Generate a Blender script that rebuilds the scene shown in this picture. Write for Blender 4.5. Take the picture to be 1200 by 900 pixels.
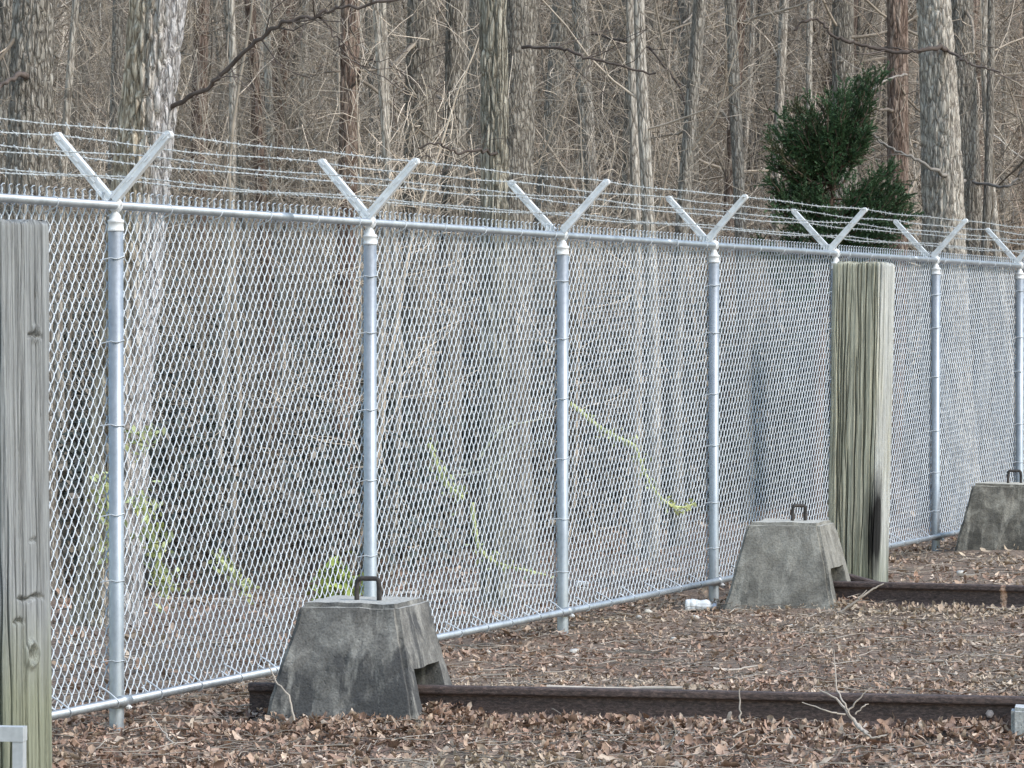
import bpy, bmesh, math, random
import numpy as np
from mathutils import Vector, Matrix

for o in list(bpy.data.objects):
    bpy.data.objects.remove(o)
scene = bpy.context.scene
COL = scene.collection
rng = np.random.default_rng(7)
random.seed(7)

# ------------------------------------------------------------------ camera, sky, sun, exposure
CAM_Z = 1.95
F = 4321.0                    # focal length in photograph pixels (1200 wide)
HOR = 385.0                   # horizon row in the photograph
cam = bpy.data.cameras.new('camera')
cam.sensor_width = 36.0
cam.lens = 36.0 * F / 1200.0
cam.clip_start = 0.5
cam.clip_end = 3000
camo = bpy.data.objects.new('camera', cam)
COL.objects.link(camo)
camo.location = (0, 0, CAM_Z)
camo.rotation_euler = (math.radians(90) - math.atan((450 - HOR) / F), 0, 0)
scene.camera = camo

SUN_EL, SUN_AZ = math.radians(45), math.radians(120)     # azimuth clockwise from +Y: to the right, a little behind us
w = bpy.data.worlds.new('World')
scene.world = w
w.use_nodes = True
nt = w.node_tree
bg = nt.nodes['Background']
sky = nt.nodes.new('ShaderNodeTexSky')
sky.sky_type = 'NISHITA'
sky.sun_disc = False
sky.sun_elevation = SUN_EL
sky.sun_rotation = SUN_AZ
sky.air_density = 1.7
sky.dust_density = 0.8
sky.ozone_density = 1.0
nt.links.new(sky.outputs[0], bg.inputs['Color'])
bg.inputs['Strength'].default_value = 0.15
sl = bpy.data.lights.new('sun', 'SUN')
sl.energy = 1.5
sl.angle = math.radians(14)
sl.color = (1.0, 0.93, 0.86)
so = bpy.data.objects.new('sun', sl)
COL.objects.link(so)
sd = Vector((math.sin(SUN_AZ) * math.cos(SUN_EL), math.cos(SUN_AZ) * math.cos(SUN_EL), math.sin(SUN_EL)))
so.rotation_euler = (-sd).to_track_quat('-Z', 'Y').to_euler()
so.location = (20, -20, 30)
scene.view_settings.view_transform = 'Standard'
scene.view_settings.look = 'None'
scene.view_settings.exposure = 0.82
scene.view_settings.gamma = 1.0


def PX(px, py, Y):
    """photograph pixel at depth Y -> a point in the place"""
    return np.array([(px - 600.0) * Y / F, Y, CAM_Z - (py - HOR) * Y / F])


# ------------------------------------------------------------------ object helpers
def link(name, data, parent=None, mat=None):
    o = bpy.data.objects.new(name, data)
    COL.objects.link(o)
    if parent is not None:
        o.parent = parent
    if mat is not None and data is not None and len(data.materials) == 0:
        data.materials.append(mat)
    return o


def tag(o, label=None, cat=None, group=None, kind=None):
    if label: o['label'] = label
    if cat: o['category'] = cat
    if group: o['group'] = group
    if kind: o['kind'] = kind
    return o


def empty(name, loc=(0, 0, 0), rz=0.0):
    o = bpy.data.objects.new(name, None)
    COL.objects.link(o)
    o.empty_display_size = 0.1
    o.location = loc
    o.rotation_euler = (0, 0, rz)
    return o


def copy_tree(o, parent=None):
    c = o.copy()
    COL.objects.link(c)
    if parent is not None:
        c.parent = parent
    for ch in list(o.children):
        copy_tree(ch, c)
    return c


class MB:
    """collects vertices, quads/tris and a colour per vertex"""
    def __init__(s):
        s.v, s.q, s.t, s.c, s.n = [], [], [], [], 0

    def add(s, verts, quads=None, tris=None, col=None):
        verts = np.asarray(verts, float).reshape(-1, 3)
        if quads is not None and len(quads): s.q.append(np.asarray(quads, np.int64).reshape(-1, 4) + s.n)
        if tris is not None and len(tris): s.t.append(np.asarray(tris, np.int64).reshape(-1, 3) + s.n)
        if col is None: col = np.ones((len(verts), 3)) * 0.5
        col = np.asarray(col, float)
        if col.ndim == 1: col = np.tile(col, (len(verts), 1))
        s.c.append(col)
        s.v.append(verts)
        s.n += len(verts)
        return s

    def tubes(s, P, R, S=3, col=None, caps=False):
        """P (N,K,3), R (N,K): N tubes of K rings, S sides"""
        P = np.asarray(P, float); R = np.asarray(R, float)
        if P.ndim == 2: P = P[None]; R = np.broadcast_to(R, P.shape[:2])
        N, K, _ = P.shape
        R = np.broadcast_to(R, (N, K))
        T = np.gradient(P, axis=1)
        T /= np.linalg.norm(T, axis=2, keepdims=True) + 1e-12
        mean = T.mean(axis=1)
        ref = np.where((np.abs(mean[:, 2:3]) > 0.8), np.array([[1.0, 0.13, 0]]), np.array([[0.05, 0.1, 1.0]]))
        ref = np.repeat(ref[:, None, :], K, axis=1)
        U = np.cross(T, ref); U /= np.linalg.norm(U, axis=2, keepdims=True) + 1e-12
        W = np.cross(T, U)
        a = np.arange(S) * 2 * np.pi / S
        V = P[:, :, None, :] + R[:, :, None, None] * (np.cos(a)[None, None, :, None] * U[:, :, None, :] + np.sin(a)[None, None, :, None] * W[:, :, None, :])
        n, k, j = np.meshgrid(np.arange(N), np.arange(K - 1), np.arange(S), indexing='ij')
        j2 = (j + 1) % S
        b = n * K * S + k * S
        q = np.stack([b + j, b + j2, b + S + j2, b + S + j], -1).reshape(-1, 4)
        if col is not None:
            col = np.asarray(col, float)
            if col.ndim == 2:
                if len(col) == 1: col = np.repeat(col, N, axis=0)
                col = np.repeat(col, K * S, axis=0)
        base = s.n
        s.add(V.reshape(-1, 3), q, None, col)
        if caps:
            for i in range(N):
                for kk, flip in ((0, True), (K - 1, False)):
                    ids = [base + i * K * S + kk * S + x for x in range(S)]
                    if flip: ids = ids[::-1]
                    s.t.append(np.array([[ids[0], ids[x], ids[x + 1]] for x in range(1, S - 1)], np.int64))
        return s

    def box(s, lo, hi, M=None, col=None):
        x0, y0, z0 = lo; x1, y1, z1 = hi
        v = np.array([[x0, y0, z0], [x1, y0, z0], [x1, y1, z0], [x0, y1, z0], [x0, y0, z1], [x1, y0, z1], [x1, y1, z1], [x0, y1, z1]], float)
        if M is not None: v = v @ np.array(M.to_3x3()).T + np.array(M.translation)
        q = [[3, 2, 1, 0], [4, 5, 6, 7], [0, 1, 5, 4], [1, 2, 6, 5], [2, 3, 7, 6], [3, 0, 4, 7]]
        return s.add(v, q, None, col)

    def mesh(s, name, smooth=True):
        me = bpy.data.meshes.new(name)
        V = np.concatenate(s.v)
        Q = np.concatenate(s.q) if s.q else np.zeros((0, 4), np.int64)
        T = np.concatenate(s.t) if s.t else np.zeros((0, 3), np.int64)
        nl = len(Q) * 4 + len(T) * 3
        me.vertices.add(len(V)); me.vertices.foreach_set('co', V.astype(np.float32).ravel())
        me.loops.add(nl); me.loops.foreach_set('vertex_index', np.concatenate([Q.ravel(), T.ravel()]).astype(np.int32))
        me.polygons.add(len(Q) + len(T))
        st = np.concatenate([np.arange(len(Q)) * 4, len(Q) * 4 + np.arange(len(T)) * 3]).astype(np.int32)
        me.polygons.foreach_set('loop_start', st)
        me.update(calc_edges=True)
        at = me.color_attributes.new('Col', 'FLOAT_COLOR', 'POINT')
        c = np.concatenate(s.c)
        at.data.foreach_set('color', np.concatenate([c, np.ones((len(c), 1))], 1).astype(np.float32).ravel())
        me.polygons.foreach_set('use_smooth', np.full(len(me.polygons), bool(smooth)))
        me.validate()
        return me

    def build(s, name, mat, parent=None, smooth=True):
        return link(name, s.mesh(name, smooth), parent, mat)


def unit(a):
    return a / (np.linalg.norm(a, axis=-1, keepdims=True) + 1e-12)


def walk(start, d, L, K, wander, lift=0.0, r=rng):
    """N random-walk polylines"""
    start = np.asarray(start, float); d = unit(np.asarray(d, float)); N = len(start)
    L = np.broadcast_to(L, (N,))
    P = np.zeros((N, K, 3)); P[:, 0] = start
    for k in range(1, K):
        d = unit(d + r.normal(0, wander, (N, 3)) + np.array([0, 0, lift]))
        P[:, k] = P[:, k - 1] + d * (L / (K - 1))[:, None]
    return P


def taper(r0, r1, K, N=None):
    t = np.linspace(0, 1, K)
    r0 = np.atleast_1d(r0)[:, None]; r1 = np.atleast_1d(r1)[:, None]
    return r0 * (1 - t) + r1 * t


def sprout(P, R, per, t0, t1, Lr, up, spread, K, wander, rr=0.5, r=rng, lift=0.0):
    """children growing off polylines P"""
    N, KK, _ = P.shape
    i = np.repeat(np.arange(N), per)
    t = r.uniform(t0, t1, len(i)) * (KK - 1)
    k = np.minimum(t.astype(int), KK - 2); f = (t - k)[:, None]
    p = P[i, k] * (1 - f) + P[i, k + 1] * f
    tan = unit(P[i, k + 1] - P[i, k])
    d = unit(tan * up + unit(r.normal(0, 1, (len(i), 3))) * spread)
    rad = (R[i, k] * (1 - f[:, 0]) + R[i, k + 1] * f[:, 0]) * rr
    L = r.uniform(Lr[0], Lr[1], len(i))
    C = walk(p, d, L, K, wander, lift, r)
    return C, taper(rad, np.maximum(rad * 0.25, 0.0015), K)


def vnoise(p, seed=0):
    """value noise 0..1 at points (n,3)"""
    p = np.asarray(p, float)
    i = np.floor(p).astype(np.int64); f = p - i
    f = f * f * (3 - 2 * f)
    out = 0
    for dx in (0, 1):
        for dy in (0, 1):
            for dz in (0, 1):
                h = (i[:, 0] + dx) * 374761393 + (i[:, 1] + dy) * 668265263 + (i[:, 2] + dz) * 2147483647 + seed * 974711
                h = (h ^ (h >> 13)) * 1274126177
                h = ((h ^ (h >> 16)) & 0xffffff) / float(0xffffff)
                wt = (f[:, 0] if dx else 1 - f[:, 0]) * (f[:, 1] if dy else 1 - f[:, 1]) * (f[:, 2] if dz else 1 - f[:, 2])
                out = out + h * wt
    return out


def plates(p, seed=0):
    """F2-F1 of jittered cells (n,3): 0 on the seams between bark plates"""
    p = np.asarray(p, float)
    i = np.floor(p).astype(np.int64)
    d1 = np.full(len(p), 9.0); d2 = np.full(len(p), 9.0)
    for dx in (-1, 0, 1):
        for dy in (-1, 0, 1):
            for dz in (-1, 0, 1):
                c = i + np.array([dx, dy, dz])
                js = []
                for m in range(3):
                    h = c[:, 0] * 374761393 + c[:, 1] * 668265263 + c[:, 2] * 1442695041 + (seed * 3 + m + 1) * 974711
                    h = (h ^ (h >> 13)) * 1274126177
                    js.append(((h ^ (h >> 16)) & 0xffffff) / float(0xffffff))
                q = c + np.stack(js, 1)
                d = np.linalg.norm(p - q, axis=1)
                n1 = d < d1
                d2 = np.where(n1, d1, np.minimum(d2, d)); d1 = np.where(n1, d, d1)
    return d2 - d1


# ------------------------------------------------------------------ materials
def newmat(name):
    m = bpy.data.materials.new(name)
    m.use_nodes = True
    n = m.node_tree
    b = n.nodes['Principled BSDF']
    return m, n, b


def nd(n, typ, **kw):
    x = n.nodes.new(typ)
    for k, v in kw.items():
        if k in x.inputs: x.inputs[k].default_value = v
        else: setattr(x, k, v)
    return x


def ramp(n, fac, stops):
    r = n.nodes.new('ShaderNodeValToRGB')
    els = r.color_ramp.elements
    els[0].position, els[0].color = stops[0][0], (*stops[0][1], 1)
    els[1].position, els[1].color = stops[-1][0], (*stops[-1][1], 1)
    for p, c in stops[1:-1]:
        e = els.new(p); e.color = (*c, 1)
    n.links.new(fac, r.inputs[0])
    return r.outputs[0]


def coords(n, scale=(1, 1, 1), rand=True):
    tc = n.nodes.new('ShaderNodeTexCoord')
    mp = n.nodes.new('ShaderNodeMapping')
    mp.inputs['Scale'].default_value = scale
    n.links.new(tc.outputs['Object'], mp.inputs[0])
    if rand:
        oi = n.nodes.new('ShaderNodeObjectInfo')
        ml = nd(n, 'ShaderNodeMath', operation='MULTIPLY'); ml.inputs[1].default_value = 40.0
        n.links.new(oi.outputs['Random'], ml.inputs[0])
        cb = n.nodes.new('ShaderNodeCombineXYZ')
        n.links.new(ml.outputs[0], cb.inputs[0]); n.links.new(ml.outputs[0], cb.inputs[2])
        n.links.new(cb.outputs[0], mp.inputs['Location'])
    return mp.outputs[0]


def noise(n, co, scale, detail=4, rough=0.6, dist=0.0):
    x = nd(n, 'ShaderNodeTexNoise')
    x.inputs['Scale'].default_value = scale
    x.inputs['Detail'].default_value = detail
    x.inputs['Roughness'].default_value = rough
    x.inputs['Distortion'].default_value = dist
    n.links.new(co, x.inputs['Vector'])
    return x.outputs['Fac']


def mix(n, fac, a, b, mode='MIX'):
    x = nd(n, 'ShaderNodeMix', data_type='RGBA', blend_type=mode)
    for s, v in ((0, fac), (6, a), (7, b)):
        if hasattr(v, 'is_output'): n.links.new(v, x.inputs[s])
        elif s == 0: x.inputs[s].default_value = v
        else: x.inputs[s].default_value = (*v, 1)
    return x.outputs[2]


def bump(n, b, h, strength=0.5, dist=0.01):
    x = nd(n, 'ShaderNodeBump')
    x.inputs['Strength'].default_value = strength
    x.inputs['Distance'].default_value = dist
    n.links.new(h, x.inputs['Height'])
    n.links.new(x.outputs[0], b.inputs['Normal'])


def bark(name, dark, mid, light, scale=(14, 14, 3.0), bumpd=0.02, lichen=None, shag=False):
    m, n, b = newmat(name)
    co = coords(n, scale)
    f = noise(n, co, 1.0, 6, 0.65, 0.6)
    v = nd(n, 'ShaderNodeTexVoronoi', feature='DISTANCE_TO_EDGE')
    v.inputs['Scale'].default_value = 1.1
    cd = nd(n, 'ShaderNodeMixRGB', blend_type='ADD'); cd.inputs[0].default_value = 0.9
    n.links.new(co, cd.inputs[1])
    x2 = nd(n, 'ShaderNodeTexNoise'); x2.inputs['Scale'].default_value = 1.4; x2.inputs['Detail'].default_value = 3
    n.links.new(co, x2.inputs['Vector']); n.links.new(x2.outputs['Color'], cd.inputs[2])
    n.links.new(cd.outputs[0], v.inputs['Vector'])
    c = ramp(n, f, [(0.34, dark), (0.5, mid), (0.66, light)])
    if lichen:
        big = noise(n, coords(n, (3, 3, 0.9)), 1.0, 4, 0.7)
        k = ramp(n, big, [(0.5, (0, 0, 0)), (0.62, (1, 1, 1))])
        c = mix(n, k, c, lichen)
    if shag:      # blue-white lichen crust on the side that faces right
        tc = nd(n, 'ShaderNodeTexCoord'); sx = nd(n, 'ShaderNodeSeparateXYZ'); n.links.new(tc.outputs['Object'], sx.inputs[0])
        zz = nd(n, 'ShaderNodeMath', operation='MULTIPLY_ADD'); zz.inputs[1].default_value = -0.075
        n.links.new(sx.outputs[2], zz.inputs[0]); n.links.new(sx.outputs[0], zz.inputs[2])
        big = noise(n, coords(n, (5, 5, 1.5), False), 1.0, 4, 0.7)
        ad = nd(n, 'ShaderNodeMath', operation='MULTIPLY_ADD'); ad.inputs[1].default_value = 0.30
        n.links.new(big, ad.inputs[0]); n.links.new(zz.outputs[0], ad.inputs[2])
        k = ramp(n, ad.outputs[0], [(0.11, (0, 0, 0)), (0.25, (0.88, 0.88, 0.88))])
        c = mix(n, k, c, ramp(n, f, [(0.3, (0.38, 0.38, 0.40)), (0.5, (0.58, 0.58, 0.60)), (0.7, (0.74, 0.74, 0.76))]))
    # seams hold dirt: a little darker stuff, mostly relief
    e = ramp(n, v.outputs['Distance'], [(0.0, (0.45, 0.43, 0.42)), (0.16, (1, 1, 1))])
    c = mix(n, 1.0, c, e, 'MULTIPLY')
    c = mix(n, 1.0, c, (1.03, 1.0, 0.97), 'MULTIPLY')
    n.links.new(c, b.inputs['Base Color'])
    b.inputs['Roughness'].default_value = 0.95
    b.inputs['Specular IOR Level'].default_value = 0.1
    h = nd(n, 'ShaderNodeMath', operation='ADD')
    mn = nd(n, 'ShaderNodeMath', operation='MINIMUM'); mn.inputs[1].default_value = 0.25
    n.links.new(v.outputs['Distance'], mn.inputs[0])
    ms = nd(n, 'ShaderNodeMath', operation='MULTIPLY'); ms.inputs[1].default_value = 3.0
    n.links.new(mn.outputs[0], ms.inputs[0])
    n.links.new(ms.outputs[0], h.inputs[0]); n.links.new(f, h.inputs[1])
    bump(n, b, h.outputs[0], 1.0, bumpd)
    return m


def attrmat(name, rough=0.9, var=0.35, nscale=30.0, translucent=0.0, spec=0.15):
    m, n, b = newmat(name)
    a = nd(n, 'ShaderNodeVertexColor', layer_name='Col')
    f = noise(n, coords(n, (1, 1, 1), False), nscale, 3)
    k = ramp(n, f, [(0.25, (1 - var,) * 3), (0.75, (1 + var,) * 3)])
    c = mix(n, 1.0, a.outputs['Color'], k, 'MULTIPLY')
    n.links.new(c, b.inputs['Base Color'])
    b.inputs['Roughness'].default_value = rough
    b.inputs['Specular IOR Level'].default_value = spec
    return m


def galv(name, colr, metallic, rough, spangle=40.0, var=0.12):
    m, n, b = newmat(name)
    co = coords(n, (1, 1, 1))
    f = noise(n, co, spangle, 3, 0.6)
    g = noise(n, coords(n, (3, 3, 1.2)), 2.0, 4, 0.6)
    k = ramp(n, f, [(0.3, (1 - var,) * 3), (0.7, (1 + var * 0.4,) * 3)])
    k2 = ramp(n, g, [(0.3, (0.78, 0.79, 0.80)), (0.6, (1.03, 1.03, 1.03))])
    c = mix(n, 1.0, mix(n, 1.0, colr, k, 'MULTIPLY'), k2, 'MULTIPLY')
    n.links.new(c, b.inputs['Base Color'])
    b.inputs['Metallic'].default_value = metallic
    rr = nd(n, 'ShaderNodeMapRange'); rr.inputs['To Min'].default_value = rough - 0.08; rr.inputs['To Max'].default_value = rough + 0.14
    n.links.new(f, rr.inputs['Value']); n.links.new(rr.outputs[0], b.inputs['Roughness'])
    return m


M_WIRE = galv('galvanised_wire', (0.64, 0.68, 0.72), 0.15, 0.5)
M_PIPE = galv('galvanised_pipe', (0.42, 0.455, 0.49), 0.6, 0.45)
M_ARM = galv('galvanised_casting', (0.88, 0.89, 0.90), 0.0, 0.5)
M_BARB = galv('galvanised_barbed_wire', (0.62, 0.64, 0.64), 0.2, 0.55)

M_SHAG = bark('shaggy_bark', (0.32, 0.27, 0.205), (0.56, 0.49, 0.385), (0.76, 0.70, 0.58), (24, 24, 5.5), 0.02, shag=True)
M_GREY = bark('grey_furrowed_bark', (0.22, 0.208, 0.187), (0.35, 0.33, 0.298), (0.50, 0.475, 0.43), (32, 32, 7.0), 0.02)
M_DARK = bark('dark_bark', (0.19, 0.177, 0.158), (0.30, 0.28, 0.25), (0.43, 0.405, 0.36), (32, 32, 8.0), 0.015)
M_RED = bark('reddish_bark', (0.15, 0.105, 0.085), (0.26, 0.20, 0.17), (0.42, 0.35, 0.30), (22, 22, 5.0), 0.015)
M_PALE = bark('pale_bark', (0.30, 0.277, 0.245), (0.48, 0.45, 0.405), (0.70, 0.665, 0.60), (26, 26, 6.0), 0.012)
M_RIBS = bark('ribbed_bark', (0.22, 0.21, 0.18), (0.40, 0.38, 0.32), (0.66, 0.63, 0.54), (30, 30, 3.6), 0.025)
M_TWIG = attrmat('twig_bark', 0.95, 0.3, 9.0)
M_LEAF = attrmat('dead_leaf', 0.8, 0.3, 60.0, spec=0.25)
M_GREEN = attrmat('green_leaf', 0.55, 0.3, 25.0, spec=0.3)

# ------------------------------------------------------------------ ground
FD = np.array([1.1187, 2.8374]); FS = float(np.hypot(*FD)); FU = FD / FS         # one fence bay
F0 = np.array([-1.9135, 17.82])
R1_P = np.array([-0.78, 18.05]); R1_D = np.array([math.cos(math.radians(10.0)), -math.sin(math.radians(10.0))])
R2_P = np.array([1.95, 25.52]); R2_D = np.array([math.cos(math.radians(20.0)), -math.sin(math.radians(20.0))])
BLK = [(-0.725, 18.06, 16.0), (1.93, 25.50, 17.0), (4.27, 31.75, 20.0)]


def ground_h(x, y):
    x = np.asarray(x, float); y = np.asarray(y, float)
    p = np.stack([x.ravel(), y.ravel(), np.zeros(x.size)], 1)
    near = np.clip((60 - y.ravel()) / 20, 0, 1) * np.clip((y.ravel() - 6) / 4, 0, 1)
    h = (vnoise(p * 1.3, 3) - 0.5) * 0.05 * near + (vnoise(p * 4.0, 5) - 0.5) * 0.02 * near
    # leaves banked up against the near face of the first rail
    for (RP, RD, a, t0) in ((R1_P, R1_D, 0.040, -0.5), (R2_P, R2_D, 0.015, 0.3)):
        rx = p[:, 0] - RP[0]; ry = p[:, 1] - RP[1]
        t = rx * RD[0] + ry * RD[1]; s = -(rx * RD[1] - ry * RD[0])          # s>0 behind, <0 in front
        s = -rx * RD[1] + ry * RD[0]
        wob = 0.55 + 0.9 * vnoise(np.stack([t * 1.7, t * 0, t * 0], 1), 11)
        front = np.where(s < 0, np.exp(-((s + 0.06) / 0.28) ** 2), np.exp(-(s / 0.05) ** 2) * 0.6)
        h = h + a * wob * front * np.clip((t - t0) * 3, 0, 1)
    for bx, by, _ in BLK:
        d = np.hypot(p[:, 0] - bx, p[:, 1] - by)
        h = h + 0.05 * np.exp(-((d - 0.42) / 0.18) ** 2)
    far = np.clip((p[:, 1] - 82) / 70, 0, 1)
    h = h + 26 * far * far * (3 - 2 * far)
    return h.reshape(x.shape)


def axis(a, b, fine, lo, hi, g=1.35):
    xs = list(np.arange(a, b + 1e-6, fine))
    s = fine
    x = a
    while x > lo:
        s *= g; x -= s; xs.insert(0, x)
    s = fine; x = xs[-1]
    while x < hi:
        s *= g; x += s; xs.append(x)
    return np.array(xs)


gx = axis(-5, 6.5, 0.06, -900, 900); gy = axis(15, 34, 0.06, -900, 1500)
GX, GY = np.meshgrid(gx, gy)
GZ = ground_h(GX, GY)
nx = len(gx)
ii, jj = np.meshgrid(np.arange(nx - 1), np.arange(len(gy) - 1))
b0 = (jj * nx + ii).ravel()
mb = MB()
mb.add(np.stack([GX, GY, GZ], -1).reshape(-1, 3), np.stack([b0, b0 + 1, b0 + nx + 1, b0 + nx], 1))
m, n, b = newmat('leaf_litter_soil')
co = coords(n, (1, 1, 1), False)
f1 = noise(n, co, 26.0, 6, 0.7, 0.8)
f2 = noise(n, co, 1.1, 4, 0.6)
c = ramp(n, f1, [(0.28, (0.11, 0.080, 0.064)), (0.5, (0.27, 0.20, 0.158)), (0.72, (0.46, 0.37, 0.295))])
c = mix(n, ramp(n, f2, [(0.4, (0, 0, 0)), (0.7, (0.6, 0.6, 0.6))]), c, (0.28, 0.235, 0.195))
n.links.new(c, b.inputs['Base Color'])
b.inputs['Roughness'].default_value = 1.0
b.inputs['Specular IOR Level'].default_value = 0.05
bump(n, b, f1, 1.0, 0.03)
tag(mb.build('ground', m), kind='structure')


# ------------------------------------------------------------------ fallen leaves (nobody could count them)
def leaves(N, x, y, size, lift=0.0, tilt=0.38, zoff=0.0):
    K = 5
    wd = np.array([0.25, 0.90, 0.60, 1.0, 0.25])
    L = size * (0.45 + 1.2 * rng.uniform(0, 1, N) ** 1.7); W = L * rng.uniform(0.16, 0.42, N)
    t = np.linspace(-0.5, 0.5, K)
    curl = rng.normal(1.4, 1.8, N)
    cup = rng.normal(0.35, 0.35, N)
    th = t[None] * curl[:, None]
    cx = np.where(np.abs(curl[:, None]) > 1e-3, np.sin(th) / (curl[:, None] + 1e-9), t[None]) * L[:, None]
    cz = (1 - np.cos(th)) / (curl[:, None] + 1e-9) * L[:, None]
    wd2 = wd[None] * np.ones((N, 1)); wd2[:, 0] = rng.uniform(0.04, 0.3, N); wd2[:, 4] = rng.uniform(0.02, 0.25, N); wd2[:, 2] = rng.uniform(0.4, 1.0, N)
    wj = wd2 * rng.uniform(0.5, 1.25, (N, K)) * W[:, None] * 0.5
    V = np.zeros((N, K, 3, 3))
    for s, sg in enumerate((-1, 0, 1)):
        V[:, :, s, 0] = cx
        V[:, :, s, 1] = sg * wj
        V[:, :, s, 2] = cz + abs(sg) * wj * cup[:, None]
    # rotate: tilt then heading
    a = rng.uniform(0, 2 * np.pi, N)
    tx = rng.normal(0, tilt, N); ty = rng.normal(0, tilt, N)
    def rot(V, ax, ang):
        c, s = np.cos(ang)[:, None, None], np.sin(ang)[:, None, None]
        i, j = [(1, 2), (2, 0), (0, 1)][ax]
        A, B = V[..., i].copy(), V[..., j].copy()
        V[..., i] = A * c - B * s; V[..., j] = A * s + B * c
    rot(V, 0, tx); rot(V, 1, ty); rot(V, 2, a)
    z = ground_h(x, y) + rng.uniform(0.004, 0.03, N) + zoff
    V[..., 0] += x[:, None, None]; V[..., 1] += y[:, None, None]; V[..., 2] += z[:, None, None]
    pal = np.array([[0.28, 0.19, 0.145], [0.37, 0.265, 0.205], [0.46, 0.355, 0.28], [0.20, 0.133, 0.105], [0.54, 0.445, 0.37], [0.36, 0.24, 0.185], [0.17, 0.118, 0.097]])
    ci = rng.choice(len(pal), N, p=[0.22, 0.24, 0.17, 0.14, 0.08, 0.09, 0.06])
    colr = pal[ci] * rng.uniform(0.85, 1.3, (N, 1)) * np.array([[1.0, 0.98, 0.95]])
    straw = np.clip(vnoise(np.stack([x * 0.7, y * 1.1, y * 0], 1), 41) * 0.6 + vnoise(np.stack([x * 3, y * 3, y * 0], 1), 42) * 0.5 - 0.52, 0, 0.35)[:, None] * 2
    colr = colr * (1 - straw) + np.array([[0.48, 0.40, 0.30]]) * rng.uniform(0.7, 1.25, (N, 1)) * straw
    k, s = np.meshgrid(np.arange(K - 1), np.arange(2), indexing='ij')
    q = np.stack([k * 3 + s, (k + 1) * 3 + s, (k + 1) * 3 + s + 1, k * 3 + s + 1], -1).reshape(1, -1, 4)
    q = (q + np.arange(N)[:, None, None] * K * 3).reshape(-1, 4)
    return V.reshape(-1, 3), q, np.repeat(colr, K * 3, axis=0)


def fence_side(x, y):
    """distance in front (camera side) of the fence line"""
    return (x - F0[0]) * FU[1] - (y - F0[1]) * FU[0]


mb = MB()
def scatter(N, y0, y1, keep, size, **kw):
    y = rng.uniform(y0, y1, N); x = rng.uniform(-0.165, 0.165, N) * y
    k = keep(x, y)
    V, q, c = leaves(k.sum(), x[k], y[k], size, **kw)
    mb.add(V, q, None, c)
scatter(19000, 15.4, 20.0, lambda x, y: (fence_side(x, y) > -0.6), 0.062)
scatter(24000, 19.5, 26.0, lambda x, y: fence_side(x, y) > -0.5, 0.055, tilt=0.28)
scatter(12000, 25.5, 36.0, lambda x, y: fence_side(x, y) > -0.5, 0.08)
scatter(9000, 18.5, 40.0, lambda x, y: fence_side(x, y) < -0.1, 0.10)
for sd_ in (-1, 1):
    y = rng.uniform(12, 36, 9000); x = sd_ * (0.165 * y + rng.uniform(0, 3.2, 9000))
    k = fence_side(x, y) > -0.5
    V, q, c = leaves(k.sum(), x[k], y[k], 0.075); mb.add(V, q, None, c)
scatter(1500, 15.4, 18.6, lambda x, y: (fence_side(x, y) > -0.4), 0.085, tilt=0.5)
# drifts against the rails and blocks
for RP, RD, t1, N in ((R1_P, R1_D, 4.6, 2800), (R2_P, R2_D, 3.5, 900)):
    t = rng.uniform(0.2, t1, N); s = -np.abs(rng.normal(0.0, 0.2, N)) - 0.11
    x = RP[0] + RD[0] * t - RD[1] * s; y = RP[1] + RD[1] * t + RD[0] * s
    V, q, c = leaves(N, x, y, 0.066, tilt=0.6, zoff=0.004)
    mb.add(V, q, None, c)
t = rng.uniform(-0.7, 0.5, 700); s = -np.abs(rng.normal(0, 0.14, 700)) - 0.42
x = R1_P[0] + R1_D[0] * t - R1_D[1] * s; y = R1_P[1] + R1_D[1] * t + R1_D[0] * s
V, q, c = leaves(700, x, y, 0.066, tilt=0.6, zoff=0.008); mb.add(V, q, None, c)
tag(mb.build('fallen_leaves', M_LEAF), 'brown curled dead leaves covering the ground around the rails', 'leaves', kind='stuff')

# fine twigs and pine straw lying on the leaves
mb = MB()
N = 3200
y = rng.uniform(15.6, 34, N); x = rng.uniform(-0.16, 0.16, N) * y
k = fence_side(x, y) > -3; x, y = x[k], y[k]; N = len(x)
a = rng.uniform(0, np.pi, N)
P = walk(np.stack([x, y, ground_h(x, y) + 0.03], 1), np.stack([np.cos(a), np.sin(a), np.zeros(N)], 1), rng.uniform(0.08, 0.45, N), 4, 0.14)
P[:, :, 2] = np.repeat((ground_h(x, y) + 0.035)[:, None], 4, 1) + rng.uniform(-0.01, 0.02, (N, 4))
colr = np.array([[0.30, 0.26, 0.22]]) * rng.uniform(0.4, 1.7, (N, 1))
mb.tubes(P, taper(rng.uniform(0.002, 0.005, N), np.full(N, 0.0015), 4), 3, colr)
tag(mb.build('ground_twigs', M_TWIG), 'fine dry twigs lying scattered over the dead leaves', 'twigs', kind='stuff')

# ------------------------------------------------------------------ the fence
fence = empty('chain_link_fence', (F0[0], F0[1], 0), math.atan2(FU[1], FU[0]))
tag(fence, 'tall galvanised chain link fence topped with barbed wire on white V arms', 'fence')
TOP, BOT = 2.544, 0.150
K0, K1 = -1, 8
XA, XB = K0 * FS - 0.3, K1 * FS + 0.3


def ring(z, r, S=20):
    a = np.arange(S) * 2 * np.pi / S
    return np.stack([r * np.cos(a), r * np.sin(a), np.full(S, z)], 1)


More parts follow.
